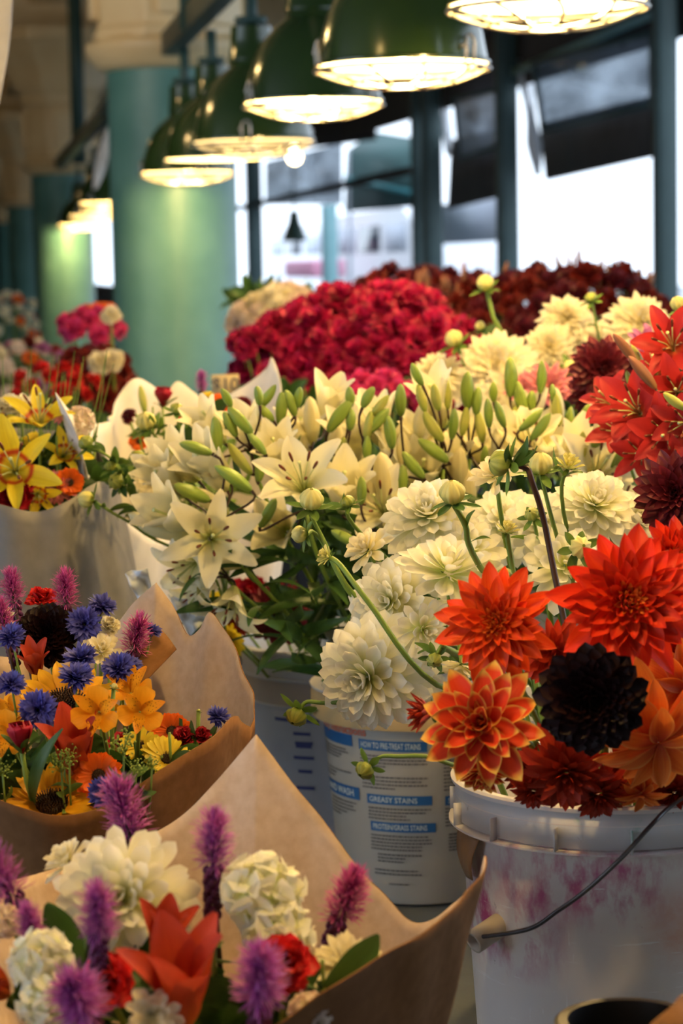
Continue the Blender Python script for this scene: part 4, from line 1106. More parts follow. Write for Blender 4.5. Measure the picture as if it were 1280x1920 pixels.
def lily_bloom(t, P, q, pm, sc, closed=0.0):
    c = None
    n_st = 0 if pm is LILYP2 or closed else 6
    for k in range(6):
        m = pm[k % 2]
        qq = q @ Quaternion((0, 0, 1), k * PI / 3 + RG.uniform(-.08, .08)) @ Quaternion((1, 0, 0), RG.uniform(-.14, .10) + closed)
        child(t, 'petal', m, P, qq, sc * RG.uniform(.94, 1.05))
    for k in range(n_st):
        qq = q @ Quaternion((0, 0, 1), k * PI / 3 + .3 + RG.uniform(-.15, .15))
        s_ = child(t, 'stamen', STA, P, qq, sc); sub(s_, 'anther', ANT)
    if not closed: child(t, 'pistil', PIS, P, q, sc)
def leaves_on(t, pts, n, meshes, f0=.3, f1=.9, sc=1.0, name='leaf', up=.7):
    for i in range(n):
        f = f0 + (f1 - f0) * (i + .5) / n; p = pts[int(f * (len(pts) - 1))]
        a = RG.uniform(0, 2 * PI); d = Vector((math.cos(a), math.sin(a), RG.uniform(up - .5, up + .4)))
        o = bpy.data.objects.new(name, RG.choice(meshes)); COL.objects.link(o); o.parent = t; o.location = p
        o.rotation_mode = 'QUATERNION'; o.rotation_quaternion = qdir(d, RG.uniform(0, 6)); s_ = sc * RG.uniform(.75, 1.2); o.scale = (s_,) * 3
        if not o.data.polygons[0].use_smooth: o.data.polygons.foreach_set('use_smooth', [True] * len(o.data.polygons))
def flower(kind, px, py, Y, sc, face, label, base, name='flower', cat='flower', group=None, leaves=0, lm=None, spin=None, rs=.0026, smat='stem', via=None, lf=(.35, .9), ls=1.0, P=None, br=.05):
    P = pix(px, py, Y) if P is None else Vector(P)
    t = thing(name, label, cat, near(base, br), group)
    d = Vector(face).normalized()
    off = {'lia': .052, 'liap': .052}.get(kind, 0.0)
    if via is None: via = rim_via(base, P, t.location)
    pts = stem(t, P + (d * .02 if off else Vector()), d, rs, None, smat, via)
    bloom(kind, P, d, t, sc, RG.uniform(0, 6) if spin is None else spin)
    if leaves: leaves_on(t, pts, leaves, lm or LEAF, lf[0], lf[1], ls)
    return t

def wrap(name, label, rim, base, rb, mat, belly=.0, rows=26, seed=0, group=None, th=.0012, n=10, crump=.004, curl=0.0):
    """paper cone: rim = closed list of world points in order, base = centre of the gathered end"""
    rim = smooth_path(list(rim) + [rim[0]], n)[:-1]
    b = Vector(base); m = len(rim)
    rg = random.Random(seed)
    ctr = sum(rim, Vector()) / m
    P = np.zeros((rows, m, 3)); ph = [rg.uniform(0, 6.28) for _ in range(6)]
    for j, R_ in enumerate(rim):
        a = math.atan2(R_.y - ctr.y, R_.x - ctr.x)
        B0 = b + Vector((math.cos(a) * rb, math.sin(a) * rb, 0))
        out = Vector((math.cos(a), math.sin(a), 0))
        for i in range(rows):
            t = i / (rows - 1)
            q = B0.lerp(R_, t) + out * (belly * math.sin(PI * t) + crump * t * (math.sin(5 * a + ph[0] + 4 * t) + .6 * math.sin(11 * a + ph[1] - 6 * t) + .5 * math.sin(17 * a + ph[2] + 9 * t * t)) * (1 - .5 * t) + curl * max(0, t - .8) ** 2 * 25)
            P[i, j] = q
    g = G(); g.grid(P, np.linspace(0, 1, m)[None], np.linspace(0, 1, rows)[:, None], .5, True)
    o = mk(name, g, mat); tag(o, label, 'wrapping paper', group)
    s_ = o.modifiers.new('th', 'SOLIDIFY'); s_.thickness = th
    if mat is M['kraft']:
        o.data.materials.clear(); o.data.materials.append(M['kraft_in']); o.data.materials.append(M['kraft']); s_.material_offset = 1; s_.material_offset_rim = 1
    return o
# ------------------------------------------------------------------ the flowers
def mrad(me):
    a = np.empty(len(me.vertices) * 3); me.vertices.foreach_get('co', a); a = a.reshape(-1, 3)
    return float(np.percentile(np.hypot(a[:, 0], a[:, 1]), 99))
RADS = {k: mrad(v[0] if isinstance(v, list) else v) for k, v in B.items() if not isinstance(v, tuple) and not (isinstance(v, list) and isinstance(v[0], tuple))}
RADS.update(white=mrad(WHITES[0]), lily=.066, lily2=.045, lilyr=.075, ylily=.062, rlily=.062, clily=.06, lia=.019, liap=.019, sun=mrad(B['sunr']), gerb=mrad(B['gerb']), yrays=mrad(B['yrays']), alst=.026, rose=.016, berry=.025, corn=mrad(B['corn'][0]))
def F(kind, px, py, Y, D, face, label, base, **kw):
    sc = D / FPX * Y / 2 / RADS[kind]
    return flower(kind, px, py, Y, sc, face, label, base, **kw)
fb = FB + Vector((0, 0, .02))
HB = Vector((pix(1125, 1300, 2.68).x, 2.68, TZ))
bucket('flower_bucket', 'plain white bucket hidden behind the stained one, holding white dahlias', HB, .108, .128, .34, [(.30, .008, .003)], M['white_plastic'])
hb = HB + Vector((0, 0, .02)); db = DB + Vector((0, 0, .045))
d = 'dahlia'
RIMS += [(fb, .150, .345), (hb, .128, .32)]
# --- orange and dark dahlias in the front bucket
kw = dict(name=d, cat='flower', rs=.0034)
F('orange', 930, 1168, 2.03, 232, (-.25, -1, .18), 'red orange pointed dahlia, upper left bloom of the front bucket', fb, **kw)
F('scarlet', 1178, 1128, 2.00, 285, (.05, -1, .22), 'large scarlet dahlia at the top right of the front bucket', fb, **kw)
F('bicolor', 905, 1362, 1.97, 250, (-.20, -1, .42), 'red dahlia with yellow edged petals hanging over the bucket rim', fb, leaves=1, lm=LEAFW, ls=.6, lf=(.9, .95), **kw)
F('black', 1110, 1312, 1.93, 212, (.0, -1, .02), 'near black ball dahlia in the middle of the front bucket', fb, **kw)
F('rust', 1062, 1440, 2.02, 205, (-.1, -1, -.45), 'dark rust red dahlia below the black one', fb, **kw)
F('peach', 1225, 1375, 1.98, 270, (.25, -.8, -.55), 'apricot orange dahlia with long drooping petals at the lower right', fb, **kw)
F('scarlet', 1285, 1225, 2.10, 200, (.5, -1, 0), 'orange red dahlia cut by the right edge, beneath the large scarlet one', fb, **kw)
F('peach', 1278, 1290, 2.07, 190, (.2, -1, .1), 'orange dahlia cut by the right edge beside the black one', fb, **kw)
F('rust', 1040, 1225, 2.10, 150, (.0, -1, .0), 'small rust dahlia tucked between the orange and scarlet ones', fb, **kw)
F('rust', 985, 1440, 2.08, 120, (.0, -.9, -.5), 'small dark red dahlia tucked behind the yellow edged one', fb, **kw)
F('scarlet', 1262, 1050, 2.12, 170, (.4, -1, .3), 'scarlet dahlia behind the large one at the right edge', fb, **kw)
F('rust', 1175, 1450, 2.09, 150, (.1, -.9, -.5), 'rust red dahlia behind the drooping apricot petals', fb, **kw)
F('rust', 1262, 1480, 2.07, 130, (.1, -.9, -.5), 'dark rust dahlia over the rim at the right edge', fb, **kw)
F('rust', 1120, 1482, 2.03, 150, (.1, -.8, -.6), 'rust dahlia over the rim, right of the dark one beneath the black bloom', fb, **kw)
F('rust', 1000, 1478, 2.04, 110, (-.1, -.8, -.6), 'small rust dahlia lying on the rim, left of the larger rust ones', fb, **kw)
F('bicolor', 905, 1440, 2.03, 120, (-.2, -.7, -.7), 'small yellow tipped red dahlia nodding over the rim at left', fb, **kw)
F('peach', 1200, 1478, 2.03, 130, (.1, -.6, -.8), 'small apricot dahlia drooping over the rim at right', fb, **kw)
F('rhalf', 812, 1335, 2.05, 80, (-1, -.35, .05), 'half open red dahlia bud pointing left over the detergent bucket', fb, **dict(kw, via=[FB + Vector((-.10, -.02, .33)), pix(880, 1345, 2.1)]))
F('dbud', 692, 1436, 2.12, 40, (-.5, -.6, -.35), 'green dahlia bud on a stalk leaning out in front of the printed label', fb, **dict(kw, rs=.0022, via=[FB + Vector((-.12, -.02, .33)), pix(830, 1428, 2.10), pix(740, 1418, 2.11), pix(712, 1420, 2.12)]))
# --- white dahlias
kw = dict(name=d, cat='flower', rs=.0032)
F('white_ball', 702, 1262, 2.34, 232, (-.45, -1, -.05), 'full white dahlia hanging lowest at left of the white ones', hb, **dict(kw, via=[HB + Vector((-.08, -.01, .36)), pix(800, 1262, 2.45)]))
F('white', 738, 1130, 2.42, 205, (-.5, -1, .25), 'white dahlia just above the lowest one', hb, **dict(kw, via=[HB + Vector((-.08, 0, .38)), pix(820, 1170, 2.52)]))
F('white_open', 838, 1082, 2.34, 215, (.1, -.45, 1), 'open white dahlia seen side on with upright heart petals', hb, **kw)
F('white', 805, 975, 2.48, 205, (-.2, -.8, .75), 'creamy white dahlia at the upper left of the white ones', hb, **kw)
F('white', 1112, 955, 2.50, 190, (.15, -.8, .75), 'white dahlia at upper right under the half open one', hb, **kw)
F('white', 950, 990, 2.62, 190, (.0, -.8, .7), 'white dahlia between the two upper ones', hb, **kw)
F('white_open', 1055, 1065, 2.42, 190, (.1, -.9, .5), 'white dahlia peeking out left of the scarlet one', hb, **kw)
F('white_open', 788, 1178, 2.30, 130, (.5, -1, -.1), 'small open white dahlia in front of its neighbours', hb, **dict(kw, via=[HB + Vector((-.07, -.02, .36)), pix(860, 1230, 2.42)]))
F('white_small', 692, 1034, 2.45, 105, (-.5, -.6, .6), 'small cream white dahlia at the left edge of the white ones', hb, **kw)
F('white_small', 930, 895, 2.45, 105, (-.2, -.6, .8), 'small white dahlia opening beside the dark stemmed bud', hb, **kw)
F('white', 880, 1110, 2.52, 180, (.2, -1, .1), 'white dahlia behind the orange one', hb, **kw)
F('white', 765, 1290, 2.40, 150, (.2, -1, -.4), 'pale dahlia tucked under the lowest white one', hb, **dict(kw, via=[HB + Vector((-.09, -.01, .35)), pix(830, 1290, 2.5)]))
F('white_small', 865, 1245, 2.30, 90, (-.3, -.6, -.8), 'small white dahlia hanging down left of the orange one', hb, **dict(kw, via=[HB + Vector((-.06, -.02, .37)), pix(880, 1190, 2.36)]))
F('white', 1015, 985, 2.56, 150, (.0, -1, .5), 'white dahlia behind the two bud stalks', hb, **kw)
F('white_open', 880, 1035, 2.45, 150, (.1, -.9, .6), 'white dahlia behind the bud with bare green stalk', hb, **kw)
F('white', 1190, 975, 2.55, 130, (.3, -1, .6), 'white dahlia half behind the scarlet one at right', hb, **kw)
# --- dahlia buds on tall stalks
def bud(kind, px, py, Y, D, face, label, base, via=None, rs=.0026, smat='stem', **k2):
    return F(kind, px, py, Y, D, face, label, base, name='dahlia_bud', cat='flower bud', via=via, rs=rs, smat=smat, **k2)
fbv = lambda x, y, z: FB + Vector((x, y, z)); hbv = lambda x, y, z: HB + Vector((x, y, z))
bud('dbudy', 850, 945, 2.25, 52, (-.1, -.35, 1), 'green yellow dahlia bud on a tall stalk beside the upper left white dahlia', hb, via=[hbv(-.05, -.02, .36), pix(898, 1060, 2.32), pix(872, 985, 2.26)], leaves=2, lm=LEAFL, ls=.6, lf=(.55, .8), rs=.0036)
bud('dhalf', 618, 1045, 2.30, 50, (-1, -.3, .45), 'yellow dahlia bud opening at the end of a long slanting green stalk', hb, via=[hbv(-.07, -.03, .33), pix(820, 1285, 2.30), pix(690, 1128, 2.26), pix(640, 1062, 2.28)], rs=.0032)
bud('dbudy', 583, 955, 2.42, 48, (.05, -.5, 1), 'plump yellow green dahlia bud in front of the open lily', hb, via=[hbv(-.09, -.02, .35), pix(700, 1150, 2.45), pix(600, 1000, 2.44)])
bud('dbudy', 575, 1002, 2.44, 34, (-1, -.5, .1), 'small yellow dahlia bud below the plump one', hb, via=[hbv(-.09, -.01, .34), pix(700, 1160, 2.47), pix(600, 1010, 2.46)])
bud('dbud', 655, 950, 2.45, 30, (-.4, -.3, 1), 'leafy little green dahlia bud left of the upper white dahlia', hb, via=[hbv(-.09, .01, .35), pix(685, 1010, 2.5)], leaves=2, lm=LEAFL, ls=.6, lf=(.9, 1))
bud('dhalf', 950, 1000, 2.22, 50, (.1, -.3, 1), 'yellow dahlia bud with dark sepals between the orange and scarlet dahlias', fb, via=[fbv(-.06, .0, .36), pix(962, 1075, 2.24)], rs=.0032)
bud('dbud', 955, 872, 2.22, 54, (-1, -.3, .25), 'brownish green dahlia bud topping a dark purple stalk', fb, via=[fbv(-.03, -.01, .37), pix(1030, 1030, 2.24), pix(996, 900, 2.22), pix(985, 878, 2.22)], rs=.0034, smat='dkstem', leaves=5, lm=LEAFW, ls=.55, lf=(.93, 1))
bud('dhalf', 1064, 880, 2.40, 62, (.15, -.35, 1), 'half open pale yellow dahlia at the right of the dark stalk', hb, via=[hbv(.0, 0, .36), pix(1056, 960, 2.45)], leaves=2, lm=LEAFL, ls=.6, lf=(.85, .95))
bud('dbudy', 1014, 890, 2.38, 48, (-.05, -.3, 1), 'round yellow dahlia bud right behind the dark stalk', hb, via=[hbv(.0, -.01, .36), pix(1045, 1010, 2.42), pix(1022, 925, 2.39)])
bud('dbud', 816, 1232, 2.22, 32, (-.2, -1, -.35), 'small round green bud beside the hanging white dahlia', hb, via=[hbv(-.06, -.03, .35), pix(850, 1222, 2.25), pix(832, 1208, 2.22)], leaves=2, lm=LEAFL, ls=.6, lf=(.9, 1))
bud('dbud', 562, 1332, 2.36, 44, (-.35, -.6, -.5), 'striped green dahlia bud jutting out left at mid height', hb, via=[hbv(-.10, -.03, .335), pix(690, 1318, 2.36), pix(610, 1318, 2.35), pix(575, 1316, 2.36)])
bud('dbud', 945, 1085, 2.2, 30, (0, -.5, 1), 'small green bud just above the orange dahlia', fb, leaves=2, lm=LEAFL, ls=.5, lf=(.9, 1))
bud('dbudy', 1082, 1030, 2.3, 46, (.2, -1, .3), 'pale green dahlia bud left of the scarlet tips', hb)
bud('dbud', 1000, 970, 2.42, 30, (-.3, -.6, .5), 'tiny green bud with spread sepals behind the purple stalk', hb, leaves=3, lm=LEAFL, ls=.6, lf=(.9, 1))
# rear white dahlias and companions
rb = Vector((.62, 3.95, TZ + .02)); rl = Vector((.56, 2.92, TZ + .02))
kw = dict(name=d, cat='flower', br=.09)
F('cream', 932, 690, 3.72, 165, (-.1, -1, .35), 'creamy white dahlia in the back left of the rear row', rb, **kw)
F('cream', 1062, 598, 3.90, 115, (.0, -.8, .6), 'white dahlia standing highest in the rear row', rb, **kw)
F('cream', 1200, 608, 3.80, 140, (.2, -1, .5), 'creamy dahlia at the right end of the rear row', rb, **kw)
F('cream', 1030, 652, 3.85, 110, (-.2, -1, .3), 'white dahlia just below the highest rear one', rb, **kw)
F('cream', 1118, 645, 3.92, 110, (.1, -1, .4), 'pale dahlia between the highest and the right end ones', rb, **kw)
F('cream', 958, 738, 3.68, 140, (-.1, -1, .1), 'blush dahlia low in the rear row above the green lily buds', rb, **kw)
F('lace', 822, 708, 3.75, 110, (-.2, -.6, .9), 'pale frilled dahlia right of the crimson mass', rb, **kw)
F('cream', 885, 722, 3.85, 100, (-.2, -.8, .5), 'small pale dahlia beside the frilled one', rb, **kw)
F('pinkd', 1030, 728, 3.50, 110, (.1, -1, .4), 'pink dahlia peeking above the lily buds', rb, **kw)
F('pinkd', 985, 735, 3.60, 90, (-.1, -1, .4), 'small pink dahlia left of the pink one', rb, **kw)
F('mauved', 1222, 655, 3.30, 110, (.1, -1, .5), 'mauve dahlia behind the coral red lilies', rb, **kw)
F('burg', 1130, 690, 3.30, 130, (.1, -1, .1), 'dark burgundy dahlia left of the coral red lilies', rb, **kw)
F('burg', 1115, 735, 3.35, 110, (-.1, -1, -.1), 'dark burgundy dahlia just beneath its twin', rb, **kw)
bud('dbudy', 912, 545, 3.75, 34, (-.2, -.3, 1), 'yellow bud standing tallest on a thick green stalk in front of the dark mass', rb, rs=.0045)
bud('dbudy', 857, 648, 3.72, 36, (-.5, -.5, 1), 'round pale yellow bud left of the big rear dahlia', rb, rs=.004)
bud('dbudy', 903, 618, 3.8, 20, (-.5, -.5, 1), 'tiny yellow bud beside the tallest stalk', rb)
bud('dbudy', 1068, 692, 3.55, 30, (.0, -1, .3), 'small yellow bud beside the burgundy dahlia', rb)
bud('dbud', 1110, 565, 3.6, 24, (-.4, -.5, 1), 'reddish bud on a thin stalk above the rear dahlias', rb, leaves=3, lm=LEAFL, lf=(.85, 1), ls=.8)
bud('dbudy', 1275, 580, 3.0, 30, (-.5, -.5, 1), 'yellow green bud cut by the right edge', rb)
F('burg', 1265, 925, 2.50, 165, (-.15, -1, .15), 'big dark maroon dahlia at the right edge above the scarlet one', rl, **kw)
F('burg', 1215, 985, 2.58, 90, (-.2, -1, -.2), 'maroon dahlia peeping out below the big maroon one', rl, **kw)

# --- coral red lilies at the right
kw = dict(name='red_lily', cat='flower', group='coral red lilies at the right edge', br=.08, leaves=3)
for i, (px, py, Y, D, f) in enumerate(((1262, 655, 2.85, 150, (-.3, -1, .5)), (1200, 775, 2.80, 160, (-.5, -.8, .4)), (1270, 735, 2.75, 150, (-.2, -1, .1)), (1165, 815, 2.90, 130, (-.4, -.8, .5)), (1250, 810, 2.72, 150, (-.3, -1, .0)), (1205, 850, 2.80, 120, (-.4, -1, .1)), (1275, 870, 2.70, 120, (-.1, -1, .2)), (1150, 760, 2.95, 110, (-.6, -.7, .6)), (1290, 790, 2.7, 130, (-.5, -1, 0)), (1230, 700, 2.95, 120, (-.2, -.8, .7)))):
    F('rlily', px, py, Y, D, f, 'coral red lily bloom in the crowd at the right edge', rl, **kw)
for px, py, Y, L, ang, mat, lab in ((1172, 655, 2.80, 70, -38, 'rustbud', 'rosy brown lily bud leaning left, upper one at the right'), (1205, 700, 2.72, 80, -40, 'rustbud', 'large maroon lily bud leaning left below the rosy one'), (1195, 672, 2.86, 60, -25, 'lbud_y', 'olive lily bud between the two brown ones'), (1180, 712, 2.86, 40, -20, 'lbud_g', 'short green lily bud beneath the brown ones'), (1265, 752, 2.62, 60, -55, 'lbud_y', 'green striped lily bud at the right edge')):
    me = LBR if mat == 'rustbud' else LB['y' if mat == 'lbud_y' else 'g'][0]
    a = rad(ang); dv = Vector((math.sin(a), -.15, math.cos(a))); sc = L / FPX * Y / .062
    P = pix(px, py, Y) - dv.normalized() * L / FPX * Y * .5
    t = thing('lily_bud', lab, 'flower bud', near(rl)); stem(t, P, dv, .0022, None, 'dkstem'); child(t, 'bud', me, P, qdir(dv, RG.uniform(0, 6)), sc)

# --- white lilies: stems with buds and blooms
LST = [ # node px, py, Y, label
 (470, 850, 2.95, 'white lily stem at the far left with green buds leaning left'),
 (400, 1000, 2.90, 'white lily stem drooping left with the low wide open bloom'),
 (575, 965, 2.88, 'white lily stem whose open star bloom shows brown stamens'),
 (525, 830, 3.05, 'white lily stem with a group of upright green buds at the upper left'),
 (585, 850, 3.12, 'white lily stem with a pale pointed bud, beside the star bloom'),
 (640, 880, 3.05, 'white lily stem with one big slanting green bud'),
 (700, 890, 3.00, 'white lily stem with a fan of olive buds left of centre'),
 (760, 900, 3.02, 'white lily stem with paired green buds at the centre'),
 (830, 880, 3.05, 'white lily stem with yellowish buds and half open bloom at the centre'),
 (880, 860, 3.12, 'white lily stem with a tall green bud right of centre'),
 (935, 850, 3.05, 'white lily stem with twin green buds under the tallest one'),
 (965, 820, 3.18, 'white lily stem carrying the tallest green bud'),
 (1010, 860, 3.05, 'white lily stem with two crossed green buds to the right'),
 (1060, 850, 3.12, 'white lily stem with a cream bud and blunt green buds'),
 (1120, 900, 2.98, 'white lily stem with two large slanting green buds at far right'),
 (430, 1090, 2.92, 'white lily stem hanging lowest over the dark red dahlias'),
 (690, 1000, 2.90, 'white lily stem with a green bud lying low behind the buds'),
]
LT = []
for i, (px, py, Y, lab) in enumerate(LST):
    t = thing('white_lily', lab, 'flower', near(db, .05), 'white lilies in the detergent bucket')
    nd = pix(px, py, Y)
    low = py > 980
    d0 = Vector(((px - 780) / 900, -.1, .9 if not low else .1)).normalized()
    pts = stem(t, nd, d0, .0036, .0026, 'stem')
    leaves_on(t, pts, 20, LEAF, .42, .90, 1.1, up=.5)
    LT.append((t, px, py, Y, nd))
def nearest(px, py):
    return min(LT, key=lambda l: (l[1] - px) ** 2 + ((l[2] - py - 60) * .8) ** 2)
def pedicel(t, nd, P, dv):
    a = nd - Vector(t.location); b = P - Vector(t.location); L = (b - a).length
    g = G(); g.tube(bez(a, a + Vector((0, 0, L * .3)), b - Vector(dv).normalized() * L * .35, b, 8), [.0017] * 8 + [.0024], 6); mk('pedicel', g, M['dkstem'], t)
def lbud(px, py, L, ang, k='g', dY=0.0, fat=1.0):
    t, _, _, Y, nd = nearest(px, py); Y = Y + dY - .03
    a = rad(ang); dv = Vector((math.sin(a), RG.uniform(-.35, .05), math.cos(a))).normalized()
    sc = L / FPX * Y / .060 * 1.05
    P = pix(px, py, Y) - dv * (L / FPX * Y * .52)
    pedicel(t, nd, P, dv)
    f = fat * min(1.35, max(1.0, 56 / L)) * 1.08
    child(t, 'bud', RG.choice(LB[k]), P, qdir(dv, RG.uniform(0, 6)), (sc * f, sc * f, sc))
def lbloom(kind, px, py, D, f, dY=0.0, spin=None):
    t, _, _, Y, nd = nearest(px, py - 20); Y += dY
    P = pix(px, py, Y); pedicel(t, nd, P, f)
    lily_bloom(t, P, qdir(f, RG.uniform(0, 6) if spin is None else spin), {'a': LILYP, 'b': LILYP2, 'r': LILYR}[kind], D / FPX * Y / 2 / {'a': .066, 'b': .045, 'r': .075}[kind])
for a in ((424, 746, 40, -25), (450, 789, 66, -40), (431, 796, 52, -25), (405, 815, 66, -3), (367, 841, 62, -70), (437, 897, 80, -55), (360, 924, 74, -62), (486, 880, 46, 5), (500, 744, 58, 38), (500, 775, 38, -38), (484, 742, 36, -8), (526, 766, 62, 5), (544, 756, 52, -18), (481, 832, 52, -38),
          (707, 790, 62, 42), (730, 810, 64, -8), (751, 750, 62, 0), (782, 702, 46, -25), (877, 732, 70, 0), (895, 752, 52, 6), (849, 795, 60, 5), (812, 845, 68, -52), (775, 872, 62, -38), (754, 902, 60, 3), (689, 842, 50, 0), (677, 920, 52, 2), (657, 787, 40, 5), (925, 735, 38, 0), (915, 775, 56, -3), (938, 777, 52, -18), (956, 707, 72, 0), (1014, 707, 60, 3), (977, 748, 68, -14), (995, 787, 58, 48), (1013, 800, 62, 35), (1035, 735, 30, 0), (997, 752, 38, 0), (1070, 790, 54, 0), (1097, 782, 50, 15), (1130, 815, 86, 50), (1165, 852, 68, 30), (910, 860, 48, 0), (637, 780, 72, 38), (502, 962, 60, 30), (648, 1010, 60, -60), (560, 745, 40, 10), (655, 745, 40, 0), (690, 745, 44, 30)):
    lbud(*a)
for a in ((790, 747, 52, -15), (818, 745, 50, -10), (712, 760, 48, 40), (812, 800, 66, -32), (838, 740, 56, 0), (690, 800, 60, 10), (450, 860, 70, -35), (640, 850, 60, 10), (900, 800, 60, -8), (1045, 770, 60, -5), (870, 790, 54, 10), (1090, 840, 60, 5), (960, 790, 60, 10)):
    lbud(*a, 'y')
for a in ((582, 790, 92, 0, 1.0), (557, 830, 95, -16, 1.2), (862, 880, 84, 0, 1.4), (435, 1052, 110, 78, .8), (1045, 765, 74, -5, 1.2), (395, 880, 100, -35, 1.2), (330, 958, 120, -58, 1.1), (300, 985, 120, -68, 1.1), (720, 905, 110, -6, 1.2), (790, 790, 70, 10, 1.1), (690, 930, 80, 10, 1.2), (1060, 830, 80, 12, 1.2), (830, 850, 80, 8, 1.2), (760, 850, 80, -8, 1.2), (630, 830, 70, 5, 1.2), (935, 840, 70, -6, 1.2), (700, 965, 90, -45, 1.0), (990, 850, 70, 10, 1.2), (390, 940, 90, -55, 1.1), (880, 920, 80, -5, 1.2)):
    lbud(a[0], a[1], a[2], a[3], 'c', .05, a[4])
for a in (('a', 570, 922, 185, (-.12, -.75, .75), -.03, .3), ('r', 395, 1010, 205, (.10, -.95, .15), -.03, .9), ('b', 430, 905, 150, (-.6, -.6, .7), .04), ('b', 365, 985, 150, (-.7, -.6, .4), .0), ('b', 830, 800, 140, (-.3, -.5, 1), .06), ('a', 1000, 850, 150, (-.2, -.7, .8), .03), ('a', 1110, 900, 190, (.3, -.8, .6), -.02),
          ('b', 490, 850, 130, (-.4, -.5, .9), .08), ('b', 640, 960, 150, (.1, -.6, .8), .03), ('a', 720, 965, 170, (-.2, -.7, .5), .02), ('b', 780, 935, 150, (.1, -.6, .8), .05), ('r', 440, 1100, 180, (-.3, -.5, -.9), -.02), ('r', 390, 1090, 150, (-.5, -.5, -.6), .0), ('b', 900, 880, 150, (.0, -.6, .8), .08), ('b', 960, 880, 140, (.1, -.6, .8), .06),
          ('a', 1150, 960, 150, (.5, -.7, .4), .02), ('b', 610, 800, 120, (.2, -.4, 1), .1), ('b', 720, 840, 130, (-.2, -.4, 1), .12), ('b', 1060, 900, 150, (.2, -.6, .8), .06), ('b', 560, 850, 120, (.1, -.5, 1), .1), ('a', 850, 960, 160, (.0, -.8, .5), .1), ('r', 372, 1050, 160, (-.5, -.6, -.3), .0), ('b', 790, 860, 120, (.0, -.5, 1), .12), ('b', 420, 830, 120, (-.5, -.5, .8), .1),
          ('b', 540, 1000, 140, (-.3, -.8, .3), .1), ('b', 345, 930, 140, (-.5, -.6, .6), .1), ('b', 660, 880, 150, (.0, -.5, 1), .1), ('b', 370, 900, 140, (-.6, -.5, .7), .1), ('b', 840, 920, 150, (-.1, -.6, .9), .1), ('b', 740, 900, 140, (.1, -.6, .9), .1), ('b', 980, 840, 130, (.1, -.5, 1), .12), ('b', 1020, 900, 150, (.1, -.5, 1), .05), ('b', 1120, 850, 140, (.4, -.5, .9), .1), ('b', 530, 890, 130, (-.2, -.6, .9), .1)):
    lbloom(*a)

# --- dark red dahlias over the blue bucket
bb = BB + Vector((0, 0, .02)); kw = dict(name=d, cat='flower', br=.03)
F('burg', 520, 1150, 3.30, 130, (-.1, -1, .1), 'maroon dahlia at the rim of the bluish bucket', bb, **kw)
F('rust', 435, 1150, 3.32, 110, (-.4, -1, .0), 'dark red dahlia left of the maroon one under the lilies', bb, **kw)
F('maroon_c', 470, 1120, 3.38, 90, (-.1, -1, .3), 'dark red ruffled bloom tucked under the low lily', bb, **dict(kw, name='carnation'))
F('burg', 575, 1170, 3.40, 90, (.2, -1, .1), 'small maroon dahlia against the nested bucket', bb, **kw)
F('yrays', 400, 1150, 3.25, 100, (-.5, -.8, .2), 'yellowish ray flower leaning out at the left of the dark red dahlias', bb, **dict(kw, name='daisy', leaves=2, lf=(.8, 1)))
F('yrays', 430, 1200, 3.25, 80, (-.5, -.8, -.2), 'faded yellow flower hanging beneath the dark red dahlias', bb, **dict(kw, name='daisy'))

# --- sprigs leaning left behind the lilies
sb = Vector((pix(330, 1000, 3.30).x, 3.45, TZ + .05))
for (px, py, Y, D, kind, f, via, lab) in (
    (176, 940, 2.95, 34, 'dbudy', (-1, -.4, .3), [pix(420, 1130, 3.1), pix(270, 1000, 3.0), pix(205, 958, 2.96)], 'orange yellow bud on the long stalk pointing left over the grey wrap'),
    (168, 838, 3.0, 32, 'dbud', (-.6, -.4, .8), [pix(400, 1100, 3.1), pix(270, 950, 3.02), pix(215, 866, 3.0)], 'green bud at the end of the upper left sprig'),
    (205, 866, 3.0, 24, 'dbud', (.2, -.6, -.8), [pix(400, 1110, 3.1), pix(260, 950, 3.02), pix(222, 880, 3.0)], 'tiny green bud halfway along the upper left sprig'),
    (225, 905, 3.0, 34, 'dbud', (-.5, -.8, .3), [pix(420, 1100, 3.1), pix(290, 980, 3.02), pix(250, 930, 3.0)], 'leafy green bud near the middle of the left sprigs'),
    (262, 868, 3.05, 34, 'dbud', (-.4, -.4, .9), [pix(420, 1080, 3.15), pix(310, 930, 3.1), pix(290, 880, 3.06)], 'green bud with pointed sepals before the white paper'),
    (278, 805, 3.1, 40, 'dbudy', (-.2, -.5, .9), [pix(420, 1050, 3.2), pix(340, 900, 3.12), pix(300, 830, 3.1)], 'amber dahlia bud with dark sepals before the white paper'),
    (330, 775, 3.1, 28, 'dbud', (.2, -.5, .9), [pix(430, 1050, 3.2), pix(360, 900, 3.15)], 'green bud just right of the amber bud'),
    ):
    bud(kind, px, py, Y, D, f, lab, sb, via=via, rs=.0022, leaves=6, lm=LEAFL, ls=.62, lf=(.6, 1.0))

